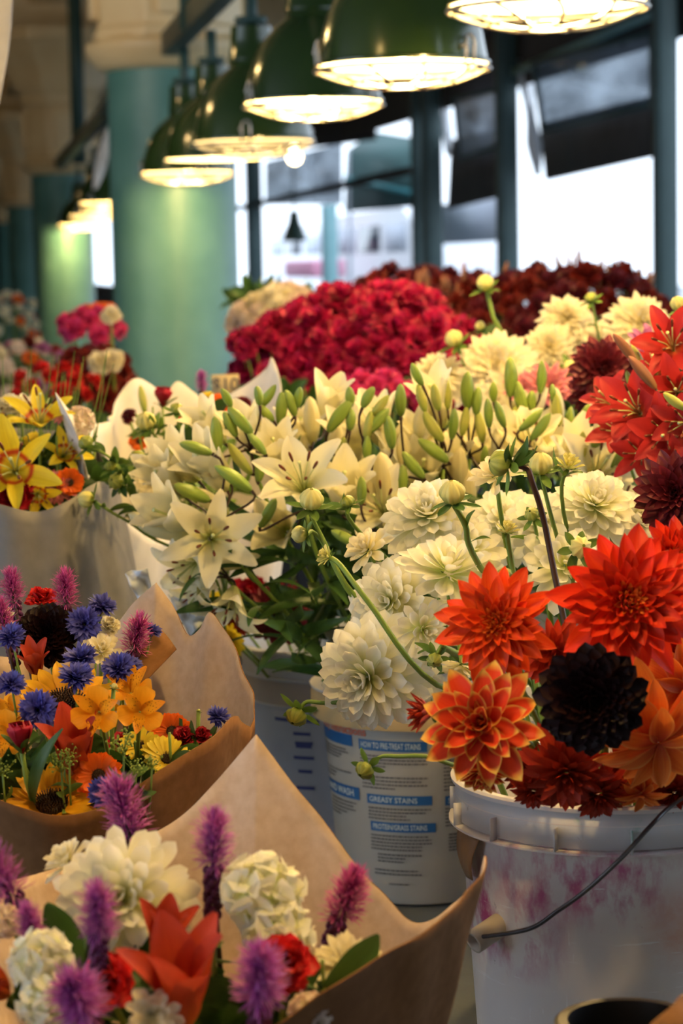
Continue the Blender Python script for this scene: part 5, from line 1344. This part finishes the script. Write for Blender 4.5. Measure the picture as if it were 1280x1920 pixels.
# ------------------------------------------------------------------ bouquet in front: white dahlia, liatris, stock
def rimpts(L): return [pix(x, y, Y) for x, y, Y in L]
b1 = Vector((pix(460, 1900, 1.80).x, 1.80, TZ + .012))
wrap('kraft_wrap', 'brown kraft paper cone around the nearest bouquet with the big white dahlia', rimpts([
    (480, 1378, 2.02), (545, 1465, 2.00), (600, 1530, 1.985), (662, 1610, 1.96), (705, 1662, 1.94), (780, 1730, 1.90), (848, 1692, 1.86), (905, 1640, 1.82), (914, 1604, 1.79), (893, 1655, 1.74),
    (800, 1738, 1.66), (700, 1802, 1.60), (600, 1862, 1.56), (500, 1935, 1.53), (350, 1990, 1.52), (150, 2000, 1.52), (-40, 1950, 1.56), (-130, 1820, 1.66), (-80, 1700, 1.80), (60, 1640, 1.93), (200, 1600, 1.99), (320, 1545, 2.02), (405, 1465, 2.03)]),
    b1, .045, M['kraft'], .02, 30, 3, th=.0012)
kw = dict(br=.02)
F('white_big', 232, 1690, 1.74, 300, (-.05, -1, .45), 'big cream white dahlia in the nearest bouquet', b1, name=d, rs=.0034, leaves=2, lf=(.8, .9), **kw)
F('white_small', 130, 1620, 1.82, 120, (-.6, -.3, .8), 'half open pale yellow dahlia at the upper left of the big white one', b1, name=d, **kw)
g_lia = 'purple liatris spikes in the nearest bouquet'
def lia(px, py, Y, D, f, lab, base, kind='lia', grp=None):
    # py marks the middle of the fuzzy head
    F(kind, px, py + .8 * D * (.45 if f[1] > -.5 else .15), Y, D, f, lab, base, name='liatris', cat='flower', group=grp, rs=.0026, smat='dkstem', **kw)
lia(248, 1535, 1.90, 92, (-.25, -.25, 1), 'tall liatris spike rising behind the big white dahlia', b1)
lia(400, 1595, 1.74, 84, (.05, -.2, 1), 'liatris spike standing right of the big white dahlia', b1)
lia(184, 1722, 1.60, 82, (.05, -.35, 1), 'liatris spike in front of the big white dahlia', b1)
lia(637, 1690, 1.78, 84, (.35, -.3, 1), 'rosy liatris spike against the pale inside of the paper', b1, 'liap')
lia(25, 1650, 1.72, 90, (-.5, -.2, 1), 'liatris spike at the left edge of the nearest bouquet', b1)
lia(62, 1745, 1.66, 60, (-.1, -.3, 1), 'short dark liatris spike beneath the left edge one', b1)
lia(486, 1862, 1.56, 104, (.05, -.6, 1), 'liatris head low in front beside the red carnation', b1)
lia(160, 1890, 1.55, 110, (-.1, -.8, .8), 'liatris head at the bottom edge, lower left', b1)
F('stock', 492, 1680, 1.72, 175, (.15, -.7, .7), 'cream white stock cluster right of the big white dahlia', b1, name='stock', leaves=3, lm=LEAFL, lf=(.9, 1), **kw)
F('stock', 520, 1752, 1.70, 150, (.1, -1, .4), 'white stock cluster below the first one', b1, name='stock', **kw)
F('stock', 78, 1800, 1.62, 130, (-.3, -1, .4), 'white stock cluster at the lower left', b1, name='stock', **kw)
F('stock', 95, 1880, 1.60, 130, (-.3, -1, .2), 'white stock cluster at the bottom left', b1, name='stock', **kw)
F('stock_s', 10, 1728, 1.70, 70, (-.5, -1, .4), 'small pale stock cut by the left edge', b1, name='stock', **kw)
F('cream', 655, 1822, 1.68, 190, (.2, -.6, .9), 'pale yellow dahlia partly covered by the front of the paper', b1, name=d, **kw)
F('white_small', 285, 1905, 1.56, 120, (0, -.9, .5), 'small cream dahlia at the bottom edge', b1, name=d, **kw)
F('stock_s', 580, 1900, 1.58, 90, (0, -.9, .5), 'pale stock at the bottom beside the low liatris', b1, name='stock', **kw)
F('carn', 535, 1812, 1.64, 130, (.1, -.8, .6), 'bright red carnation beside the low liatris', b1, name='carnation', **kw)
F('carn', 205, 1845, 1.62, 120, (0, -.9, .5), 'red carnation at the lower left behind the liatris head', b1, name='carnation', **kw)
F('clily', 345, 1925, 1.60, 330, (.0, -.40, 1), 'coral orange lily opening at the bottom centre', b1, name='lily', spin=.5, **kw)
F('clily', 15, 1865, 1.66, 220, (-.4, -.7, .6), 'coral lily cut by the lower left corner', b1, name='lily', **kw)
F('clily', 300, 1800, 1.70, 200, (.2, -.4, 1), 'coral lily bloom behind, under the big white dahlia', b1, name='lily', **kw)
bud('dbud', 400, 1772, 1.66, 20, (0, -.6, 1), 'small pale round bud below the tall right liatris', b1)
def leafy(n, px, py, Y, R, base, label, lm=LEAFW, grp=None, name='foliage_sprig', ls=1.0):
    for i in range(n):
        P = pix(px + RG.uniform(-R[0], R[0]), py + RG.uniform(-R[1], R[1]), Y + RG.uniform(-.05, .05))
        t = thing(name, label, 'foliage', near(base, .02), grp or label)
        pts = stem(t, P, (RG.uniform(-.3, .3), -.2, 1), .0018)
        leaves_on(t, pts, 14, lm, .55, 1.0, ls, up=.5)
leafy(12, 330, 1830, 1.70, (280, 80), b1, 'dark green leafy sprig between the blooms of the nearest bouquet')

# ------------------------------------------------------------------ second bouquet: cornflowers, sunflower, lilies
b2 = Vector((pix(205, 1600, 2.26).x, 2.26, TZ + .012))
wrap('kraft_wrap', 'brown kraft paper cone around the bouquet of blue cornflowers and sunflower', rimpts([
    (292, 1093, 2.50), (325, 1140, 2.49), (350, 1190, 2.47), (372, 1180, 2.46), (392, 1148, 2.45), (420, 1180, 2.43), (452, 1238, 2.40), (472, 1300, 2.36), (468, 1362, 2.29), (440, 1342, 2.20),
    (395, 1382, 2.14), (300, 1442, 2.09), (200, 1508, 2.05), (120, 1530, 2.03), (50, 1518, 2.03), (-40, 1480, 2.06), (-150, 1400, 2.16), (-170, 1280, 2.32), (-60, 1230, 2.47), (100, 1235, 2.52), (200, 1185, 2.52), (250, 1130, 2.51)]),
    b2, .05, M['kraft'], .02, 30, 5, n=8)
P = [pix(x, y, Y) for x, y, Y in ((296, 1176, 2.425), (331, 1218, 2.40), (262, 1290, 2.36), (225, 1250, 2.38))]
g = G(); Q = np.array([[tuple(P[0].lerp(P[1], u).lerp(P[3].lerp(P[2], u), v) + Vector((0, .008 * math.sin(u * 3), 0))) for u in np.linspace(0, 1, 6)] for v in np.linspace(0, 1, 6)])
g.grid(Q, np.zeros((1, 6)), np.zeros((6, 1))); o = mk('kraft_sheet', g, M['kraft']); tag(o, 'folded flap of brown kraft paper behind the cornflower bouquet', 'wrapping paper'); o.modifiers.new('th', 'SOLIDIFY').thickness = .001
kw = dict(br=.025)
for px, py, Y, D, f, lab in ((158, 1172, 2.36, 66, (.1, -1, .3), 'big blue cornflower facing forward under the right liatris spike'), (190, 1140, 2.42, 54, (.4, -.4, .9), 'blue cornflower behind the forward facing one'), (22, 1198, 2.30, 56, (-.2, -.6, .8), 'blue cornflower at the left edge in front of the dark dahlia'),
    (152, 1240, 2.26, 66, (-.1, -.4, 1), 'blue cornflower seen side on, behind the central one'), (142, 1275, 2.20, 66, (.1, -.5, 1), 'central blue cornflower over the yellow petals'), (224, 1255, 2.24, 62, (-.2, -.7, .8), 'blue cornflower at right beside the paper flap'), (245, 1248, 2.28, 40, (.6, -.3, .8), 'small cornflower touching the right hand one'),
    (22, 1285, 2.18, 52, (.0, -.7, .7), 'low blue cornflower at the left edge'), (74, 1332, 2.12, 74, (-.1, -1, .3), 'large blue cornflower above the red rosebud'), (194, 1487, 2.06, 58, (.1, -1, .2), 'blue cornflower in front of the orange daisy at the rim'), (408, 1347, 2.22, 46, (.3, -.4, 1), 'lone blue violet cornflower at the right corner of the paper'), (285, 1185, 2.40, 34, (.5, -.3, .8), 'small cornflower beside the rosy liatris')):
    F('corn', px, py, Y, D * 1.15, f, lab, b2, name='cornflower', rs=.0014, **kw)
lia(28, 1112, 2.42, 50, (-.1, -.15, 1), 'liatris spike at the far left of the cornflower bouquet', b2, 'liap')
lia(124, 1115, 2.40, 52, (.0, -.15, 1), 'tall liatris spike right of the red bloom', b2, 'liap')
lia(12, 1165, 2.34, 50, (-.2, -.2, 1), 'liatris spike cut by the left edge', b2, 'liap')
lia(250, 1200, 2.38, 58, (.25, -.3, 1), 'rosy liatris head beside the paper flap', b2, 'liap')
F('carn', 80, 1130, 2.45, 66, (0, -.3, 1), 'bright red bloom between the two liatris spikes', b2, name='carnation', **kw)
F('black', 88, 1190, 2.36, 125, (0, -.9, .4), 'near black dahlia under the liatris spikes', b2, name=d, **kw)
F('creamball', 205, 1175, 2.44, 50, (.2, -.6, .8), 'cream bloom right of the forward facing cornflower', b2, name='carnation', **kw)
F('white_small', 190, 1225, 2.34, 90, (.2, -.7, .8), 'pale cream daisy like bloom behind the cornflowers', b2, name=d, **kw)
F('white_small', 5, 1165, 2.36, 60, (-.2, -.7, .8), 'small cream bloom at the left edge above a cornflower', b2, name=d, **kw)
F('sun', 125, 1320, 2.24, 230, (.1, -.45, 1), 'yellow sunflower behind the central cornflower', b2, name='sunflower', rs=.003, **kw)
F('sun', 15, 1350, 2.20, 150, (-.3, -.5, 1), 'yellow sunflower cut by the left edge', b2, name='sunflower', rs=.003, **kw)
F('sun', 98, 1510, 2.09, 215, (.0, -.55, 1), 'golden sunflower resting on the front edge of the paper', b2, name='sunflower', rs=.003, **kw)
F('yrays', 312, 1425, 2.16, 110, (.3, -.6, .9), 'yellow daisy at the right front of the bouquet', b2, name='daisy', **kw)
F('yrays', 262, 1400, 2.20, 90, (-.2, -.5, 1), 'second yellow daisy left of the right front one', b2, name='daisy', **kw)
for px, py, Y, D, f, lab in ((186, 1335, 2.12, 92, (-.1, -1, .25), 'streaked orange alstroemeria in the centre'), (262, 1335, 2.14, 88, (.15, -1, .3), 'streaked orange alstroemeria right of the central one'), (245, 1300, 2.24, 84, (.0, -.8, .7), 'orange alstroemeria behind the right one'), (20, 1380, 2.12, 90, (-.2, -1, .3), 'orange alstroemeria at the left edge'), (28, 1345, 2.2, 70, (-.2, -1, .5), 'orange alstroemeria behind the left edge one')):
    F('alst', px, py, Y, D, f, lab, b2, name='alstroemeria', spin=RG.uniform(-.3, .3), **kw)
F('gerb', 185, 1455, 2.10, 100, (.05, -1, .5), 'orange daisy behind the front cornflower', b2, name='calendula', **kw)
F('gerb', 322, 1372, 2.24, 80, (.1, -1, .6), 'orange daisy near the pale inside of the paper', b2, name='calendula', **kw)
F('rose', 42, 1412, 2.08, 52, (-.05, -.2, 1), 'deep red rosebud with long green sepals', b2, name='rose', rs=.003, leaves=3, lf=(.8, .95), **kw)
F('clily', 145, 1462, 2.12, 220, (.0, -.45, 1), 'coral red lily opening in the middle of the bouquet', b2, name='lily', spin=.52, **kw)
F('clily', 70, 1270, 2.34, 120, (-.1, -.5, 1), 'coral lily behind, beneath the black dahlia', b2, name='lily', **kw)
for px, py, D, lab in ((228, 1400, 60, 'dark red carnation above the green berries'), (345, 1385, 50, 'dark red carnation at the right of the orange daisy'), (378, 1382, 40, 'small dark red carnation near the paper corner')):
    F('maroon_c', px, py, 2.22, D, (.1, -.7, .7), lab, b2, name='carnation', **kw)
for px, py, D, lab in ((232, 1408, 60, 'green berry sprig before the dark red carnation'), (115, 1440, 52, 'green berry sprig over the coral lily'), (255, 1448, 44, 'green berry sprig near the front edge'), (5, 1450, 44, 'green berry sprig at the left edge'), (130, 1425, 36, 'small green berry sprig left of the orange daisy'), (285, 1438, 36, 'small green berry sprig at the right front')):
    F('berry', px, py, 2.07, D, (.1, -.3, 1), lab, b2, name='berry_sprig', cat='foliage', rs=.0012, leaves=4, lm=LEAFL, ls=.5, lf=(.85, 1), **kw)
leafy(16, 150, 1400, 2.20, (190, 80), b2, 'green leafy sprig between the blooms of the cornflower bouquet')
bud('dbud', 372, 1335, 2.24, 8, (0, -.2, 1), 'bare seed head on a thin stalk before the pale paper', b2)
bud('dbudy', 213, 1292, 2.18, 13, (.3, -.2, 1), 'tiny closed bud between the cornflower and the alstroemeria', b2)

# ------------------------------------------------------------------ third bouquet at the left in grey paper
b3 = Vector((pix(55, 1300, 3.12).x, 3.12, TZ + .04))
blackbucket(b3 - Vector((0, 0, .04)), .125, .20, 'black bucket under the grey wrapped yellow lily bouquet')
wrap('grey_wrap', 'grey brown paper cone around the yellow lily bouquet at the left edge', rimpts([
    (205, 872, 3.24), (212, 900, 3.16), (175, 905, 3.04), (130, 938, 2.94), (70, 960, 2.92), (0, 945, 2.92), (-90, 920, 2.98), (-190, 850, 3.15), (-150, 790, 3.35), (0, 800, 3.42), (120, 810, 3.40), (180, 830, 3.33)]),
    b3, .11, M['grey_paper'], .045, 30, 8, n=8, crump=.006)
kw = dict(br=.04)
F('ylily', 30, 885, 2.98, 190, (.0, -1, .35), 'open yellow lily with red brown blotches at the left edge', b3, name='lily', spin=.2, **kw)
F('ylily', 75, 800, 3.10, 150, (.1, -.5, .9), 'yellow lily behind the open one', b3, name='lily', **kw)
F('ylily', 118, 855, 3.10, 100, (.4, -.7, .5), 'yellow lily seen side on right of the open one', b3, name='lily', **kw)
F('ylily', 0, 790, 3.15, 90, (-.2, -.7, .7), 'yellow lily high at the left edge', b3, name='lily', **kw)
F('ylily', 70, 925, 3.0, 90, (.2, -.9, -.1), 'yellow lily low by the paper edge', b3, name='lily', **kw)
for px, py, Y, D, lab in ((30, 930, 2.99, 80, 'dark red bloom under the open yellow lily'), (55, 920, 3.03, 70, 'second dark red bloom at the grey paper edge')):
    F('maroon_c', px, py, Y, D, (0, -.9, .4), lab, b3, name='carnation', **kw)
F('pinkd', 105, 915, 3.05, 80, (.1, -.9, .4), 'pink daisy like bloom low beside the yellow lilies', b3, name=d, **kw)
F('pinkd', 5, 845, 3.04, 50, (.1, -.9, .4), 'small pink bloom at the left edge', b3, name=d, **kw)
F('gerb', 130, 905, 3.05, 60, (.3, -.9, .4), 'orange red bloom at the right of the grey paper', b3, name='calendula', **kw)
for px, py, k, D, lab in ((40, 770, 'white_small', 80, 'spidery white bloom among grass blades'), (20, 830, 'white_small', 50, 'small white bloom left of the lilies'), (140, 830, 'creamball', 60, 'cream bloom at right of the yellow lilies'), (115, 780, 'pinkd', 50, 'pink bloom at upper right of the yellow lilies'), (150, 790, 'stock_s', 60, 'pale pink cluster by the grass blades'), (65, 830, 'yrays', 50, 'small yellow daisy between the lilies'), (15, 760, 'creamball', 50, 'cream bloom at the upper left corner of the bouquet')):
    F(k, px, py, 3.15, D, (.1, -.7, .8), lab, b3, name='flower', **kw)
def grass(n, px0, px1, py0, py1, Y, base, label, L=.16):
    for i in range(n):
        P = pix(RG.uniform(px0, px1), RG.uniform(py0, py1), Y + RG.uniform(-.06, .06)); bs = near(base, .05)
        t = thing('grass_blade', label, 'foliage', bs, label)
        O = Vector(bs); dv = P - O; g = G()
        pts = bez(Vector(), Vector((0, 0, dv.z * .4)), dv * .75, dv, 10); w_ = np.linspace(.0035, .0004, 11)
        A = np.array([[tuple(p + Vector((s_ * w, -abs(s_) * w * .3, 0))) for s_ in (-1, 0, 1)] for p, w in zip(pts, w_)])
        g.grid(A, np.array([[-1, 0, 1]]), np.linspace(0, 1, 11)[:, None], RG.random()); mk('blade', g, M['ltleaf'], t)
grass(26, -10, 215, 640, 780, 3.25, b3, 'thin green grass blade rising from the grey wrapped bouquet')
leafy(14, 100, 860, 3.12, (90, 60), b3, 'green leafy sprig between the yellow lilies')

# ------------------------------------------------------------------ fourth bouquet in white paper behind the lilies
b4 = Vector((pix(345, 1000, 3.62).x, 3.62, TZ + .04))
blackbucket(b4 - Vector((0, 0, .04)), .125, .20, 'black bucket under the white paper bouquet')
wrap('white_wrap', 'white paper cone with pointed corners behind the white lilies', rimpts([
    (104, 736, 3.06), (128, 768, 3.10), (152, 790, 3.20), (205, 790, 3.50), (215, 755, 3.74), (250, 710, 3.80), (285, 722, 3.84), (308, 742, 3.85), (332, 715, 3.86), (362, 735, 3.86), (395, 758, 3.86), (425, 742, 3.84), (465, 718, 3.82), (500, 690, 3.78), (512, 672, 3.74), (530, 735, 3.66), (550, 820, 3.55),
    (520, 905, 3.45), (430, 960, 3.42), (340, 1000, 3.40), (280, 1008, 3.28), (215, 955, 3.18), (157, 892, 3.10), (152, 850, 3.07), (138, 800, 3.05)]),
    b4, .06, M['white_paper'], .02, 30, 12, n=7, crump=.007)
kw = dict(br=.04)
F('redcar' if False else 'carn', 362, 800, 3.50, 66, (-.1, -.9, .5), 'coral red bloom inside the white paper', b4, name='carnation', **kw)
F('gerb', 262, 828, 3.52, 44, (-.2, -.9, .4), 'orange bloom at the left inside the white paper', b4, name='calendula', **kw)
F('gerb', 410, 760, 3.62, 50, (.1, -.8, .6), 'red orange bloom near the purple spike', b4, name='calendula', **kw)
F('rose', 305, 765, 3.62, 34, (.1, -.3, 1), 'brown red rosebud against the white paper', b4, name='rose', **kw)
F('burg', 240, 780, 3.60, 36, (-.5, -.6, .4), 'tiny maroon bloom at the left of the white paper', b4, name=d, **kw)
F('burg', 455, 760, 3.66, 44, (.2, -.7, .4), 'tiny maroon bloom at the right of the white paper', b4, name=d, **kw)
F('white_small', 295, 905, 3.46, 90, (-.3, -.9, .3), 'pale cream bloom low inside the white paper', b4, name=d, **kw)
F('pinkd', 335, 880, 3.46, 50, (0, -.9, .3), 'small pink bloom above the pale cream one', b4, name=d, **kw)
F('yrays', 388, 748, 3.66, 34, (0, -.7, .6), 'small yellow bloom by the purple spike', b4, name='daisy', **kw)
lia(378, 722, 3.70, 26, (0, -.2, 1), 'small purple spike in front of the thick column', b4)
a = rad(-8); dv = Vector((math.sin(a), 0, math.cos(a)))
t = thing('lily_bud', 'slim yellow lily bud against the white paper', 'flower bud', near(b4)); P = pix(272, 775, 3.6); stem(t, P, dv, .002); child(t, 'bud', LB['y'][1], P, qdir(dv), .75)
for px, py, L, w_, a_, lab in ((320, 850, .11, 2.9, .1, 'broad dark green leaf before the white paper'), (385, 775, .075, 2.4, .15, 'broad green leaf near the coral bloom')):
    P = pix(px, py + 40, 3.42); t = thing('broad_leaf', lab, 'leaf', near(b4)); stem(t, P, (a_, -.2, 1), .002)
    o = child(t, 'blade', LEAFW[0], P, qdir((a_, -.1, 1), PI), L / .055); o.scale = (o.scale[0] * 1.3, o.scale[1], o.scale[2])
leafy(12, 340, 830, 3.52, (110, 80), b4, 'green leafy sprig inside the white paper', LEAFL)
# price card on a stick
P = pix(422, 722, 4.35); t = thing('price_card', 'tan handwritten price card on a stick before the column', 'sign', (P.x, P.y, TZ + .36))
g = G(); g.box((0, 0, P.z - TZ - .36), (.052, .003, .040)); mk('card', g, M['card'], t, False)
g = G(); g.tube([(0, .004, -.36), (0, .004, 0), (0, .004, P.z - TZ - .36)], .003, 6); mk('stick', g, M['card'], t)
cu = bpy.data.curves.new('price', 'FONT'); cu.body = '$10'; cu.size = .034; cu.align_x = 'CENTER'; cu.align_y = 'CENTER'; cu.extrude = .0004; cu.offset = .0006
cu.materials.append(M['darkink']); o = bpy.data.objects.new('tmp', cu); COL.objects.link(o); me_ = bpy.data.meshes.new_from_object(o.evaluated_get(bpy.context.evaluated_depsgraph_get())); bpy.data.objects.remove(o); o = bpy.data.objects.new('price_figures', me_); COL.objects.link(o); o.parent = t; o.location = (0, -.0025, P.z - TZ - .36); o.rotation_euler = (PI / 2, 0, 0)

# ------------------------------------------------------------------ masses behind
def mass(kinds, n, c, R, Y, D, base, label, group, name, cat='flower', seed=0, leaves=0, up=.3, jit=.15, cone=(0, PI), low=.05):
    rg = random.Random(seed); C0 = pix(c[0], c[1], Y); s_ = Y / FPX
    for i in range(n):
        u = (i + .5) / n; az = i * 2.39996
        ct = 1 - u * (1 - low); st = math.sqrt(1 - ct * ct)
        v = Vector((st * math.cos(az), st * math.sin(az) - .0, ct))
        P = C0 + Vector((v.x * R[0] * s_, v.y * R[2], v.z * R[1] * s_)) * rg.uniform(1 - jit, 1 + jit * .5)
        k = rg.choice(kinds)
        t = thing(name, label, cat, (base[0] + v.x * .1, base[1] + v.y * .1, base[2]), group)
        f = Vector((v.x * .7, v.y * .7 - .35, v.z * .6 + up)).normalized()
        pts = stem(t, P, f, .0022, n=6)
        bloom(k, P, f, t, D * s_ / 2 / RADS[k] * rg.uniform(.8, 1.2), rg.uniform(0, 6))
        if leaves and i % 2 == 0: leaves_on(t, pts, leaves, LEAFW, .8, 1.0, 1.0)
mass(['redball'], 150, (682, 745), (235, 190, .26), 4.95, 72, Vector((.10, 5.05, TZ + .02)), 'crimson ruffled flower head in the big red mound', 'crimson mound behind the lilies', 'crimson_flower', seed=1, leaves=3, low=-.05)
mass(['redball'], 9, (478, 660), (38, 40, .06), 4.8, 50, Vector((-.05, 4.95, TZ + .02)), 'crimson head spilling to the left against the column', 'crimson heads left of the red mound', 'crimson_flower', seed=2)
mass(['burgspray', 'dkball'], 120, (1040, 650), (250, 135, .35), 6.2, 58, Vector((1.15, 6.2, TZ + .02)), 'dark burgundy flower head in the mass under the windows', 'burgundy mass under the windows', 'burgundy_flower', seed=3, leaves=3, low=-.05)
mass(['burgspray', 'dkball'], 60, (790, 600), (140, 85, .3), 6.8, 52, Vector((.55, 6.7, TZ + .02)), 'dark red flower head behind the crimson mound', 'dark red heads behind the crimson mound', 'burgundy_flower', seed=4, leaves=2, low=-.05)
blackbucket((.55, 6.8, TZ), .16, .34, 'black bucket behind the crimson mound')
mass(['creamball', 'stock_s'], 44, (532, 612), (85, 62, .16), 6.1, 46, Vector((-.2, 6.1, TZ + .3)), 'cream flower head beside the thick column', 'cream heads beside the thick column', 'cream_flower', seed=5, low=0)
leafy(26, 512, 545, 6.6, (62, 26), Vector((-.2, 6.6, TZ)), 'yellow green leafy sprig above the cream heads', LEAFW, ls=1.3)
leafy(20, 980, 650, 5.6, (240, 60), Vector((.9, 5.7, TZ)), 'dark leafy sprig below the burgundy mass', LEAFW, ls=1.4)
leafy(14, 600, 735, 4.6, (140, 40), Vector((.0, 4.7, TZ)), 'leafy green sprig at the foot of the crimson mound', LEAFW, ls=1.1)
mass(['burgspray'], 10, (700, 745), (70, 35, .1), 4.4, 42, Vector((.05, 4.5, TZ)), 'magenta purple head at the foot of the crimson mound', 'magenta heads at the foot of the mound', 'magenta_flower', seed=6)
for o in list(bpy.data.objects):
    if o.name.startswith('magenta_flower') :
        for c in o.children:
            if c.name.startswith('florets'):
                c.data = B['hotball']
# beyond, left of the column
fb5 = Vector((-.72, 5.6, TZ + .02))
LBK = 'left of the thick column'
mass(['hotball'], 12, (172, 622), (48, 34, .12), 5.6, 48, Vector((pix(172, 640, 5.6).x, 5.6, TZ)), 'hot pink flower head left of the thick column', 'hot pink heads ' + LBK, 'pink_flower', seed=7, low=-.3)
mass(['dkball'], 34, (175, 735), (68, 75, .2), 5.4, 52, Vector((pix(170, 740, 5.4).x, 5.4, TZ)), 'dark red flower head left of the thick column', 'dark red heads ' + LBK, 'red_flower', seed=8, low=-.2, leaves=2)
mass(['gerb'], 8, (185, 590), (30, 14, .08), 5.8, 34, Vector((pix(185, 600, 5.8).x, 5.8, TZ)), 'orange flower head above the hot pink ones', 'orange heads ' + LBK, 'orange_flower', seed=9)
mass(['carn'], 14, (100, 730), (70, 40, .15), 5.0, 36, Vector((pix(100, 740, 5.0).x, 5.0, TZ)), 'bright red head above the yellow lily bouquet', 'bright red heads above the yellow lilies', 'red_flower', seed=10, low=-.3)
for px, py, D, lab in ((188, 682, 56, 'cream bloom between the pink and dark red heads'), (212, 676, 50, 'cream bloom touching the thick column'), (208, 592, 44, 'pale pink bloom high beside the thick column')):
    P = pix(px, py, 5.2); F('creamball', px, py, 5.2, D, (0, -.8, .5), lab, Vector((P.x, 5.25, TZ)), name='carnation', br=.01)
mass(['gerb', 'maroon_c', 'mauved', 'creamball', 'stock_s', 'dkball'], 46, (40, 735), (110, 95, .3), 8.2, 34, Vector((pix(40, 740, 8.2).x, 8.2, TZ)), 'small mixed bloom in the distant stall at the left edge', 'mixed blooms in the distant left stall', 'market_flower', seed=12, low=-.2, leaves=2)
mass(['gerb', 'carn', 'creamball'], 30, (0, 610), (70, 60, .4), 12.5, 24, Vector((pix(0, 600, 12.5).x, 12.5, TZ)), 'orange or red bloom far down the hall at the left edge', 'blooms far down the hall', 'market_flower', seed=13, low=-.4)
for px, Y, r, lab in ((172, 5.55, .17, 'black tub of dark red flowers left of the column'), (40, 8.2, .22, 'black tub in the distant left stall'), (0, 12.5, .25, 'black tub far down the hall')):
    P = pix(px, 700, Y); blackbucket((P.x, Y, TZ), r, .34, lab)
# spikes poking up from the burgundy mass against the light
for i in range(40):
    px = RG.uniform(780, 1230); P = pix(px, 540 - 45 * math.exp(-((px - 1070) / 90) ** 2) + RG.uniform(-12, 25), 6.3 + RG.uniform(-.15, .15))
    t = thing('flower_spike', 'thin dark seed spike above the burgundy mass', 'flower', (P.x * .8 + .2, 6.2, TZ + .02), 'dark spikes above the burgundy mass')
    pts = stem(t, P, (RG.uniform(-.2, .2), 0, 1), .0025, .002, 'dkstem', n=5); child(t, 'seed_head', LB['g'][0] if False else LBR, P, qdir((RG.uniform(-.3, .3), 0, 1)), RG.uniform(.5, .9))

# pale plastic bags and tubs showing between the bouquets
def sheet(name, pts, Y, mat, lab, cat, amp=.012):
    P = [pix(x, y, Y_) for (x, y), Y_ in zip(pts, Y)]
    n = 9; A = np.zeros((n, n, 3))
    for i, v in enumerate(np.linspace(0, 1, n)):
        for j, u in enumerate(np.linspace(0, 1, n)):
            q = P[0].lerp(P[1], u).lerp(P[3].lerp(P[2], u), v); A[i, j] = (q.x, q.y + amp * math.sin(6 * u + 3 * v) * math.sin(2 + 7 * v), q.z)
    g = G(); g.grid(A, np.linspace(-1, 1, n)[None], np.linspace(0, 1, n)[:, None]); o = mk(name, g, mat); tag(o, lab, cat); s_ = o.modifiers.new('th', 'SOLIDIFY'); s_.thickness = .0015; return o
sheet('paper_sleeve', [(234, 1076), (275, 1064), (300, 1150), (262, 1130)], (2.86, 2.86, 2.9, 2.86), M['plastic_bag'], 'small pale blue paper corner behind the cornflower bouquet', 'paper')
sheet('paper_sleeve', [(315, 1115), (345, 1105), (400, 1180), (360, 1200)], (3.02, 3.02, 3.02, 3.02), M['plastic_bag'], 'pale paper corner between the two kraft peaks and the lilies', 'paper')
P = pix(205, 1010, 3.55); t = thing('plastic_tub', 'blue plastic tub seen behind the grey wrapped bouquet', 'tub', (P.x + .02, 3.62, TZ))
g = bucket_body(.09, .11, pix(205, 985, 3.5).z - TZ, []); mk('body', g, M['blue_bag'], t)
# kraft corner at the bottom right
g = G(); A = np.array([[tuple(pix(x, y, Y)) for x, y, Y in row] for row in (((1268, 1872, 1.50), (1280, 1862, 1.52), (1320, 1880, 1.55)), ((1252, 1898, 1.48), (1278, 1888, 1.49), (1330, 1895, 1.52)), ((1215, 1922, 1.47), (1265, 1918, 1.46), (1330, 1925, 1.48)), ((1185, 1975, 1.47), (1250, 2010, 1.45), (1340, 1990, 1.46)))])
g.grid(A, np.zeros((1, 3)), np.zeros((4, 1))); o = mk('kraft_sheet', g, M['kraft']); tag(o, 'corner of another brown kraft wrap at the bottom right edge', 'wrapping paper'); o.modifiers.new('sub', 'SUBSURF').levels = 2; o.modifiers.new('th', 'SOLIDIFY').thickness = .0015
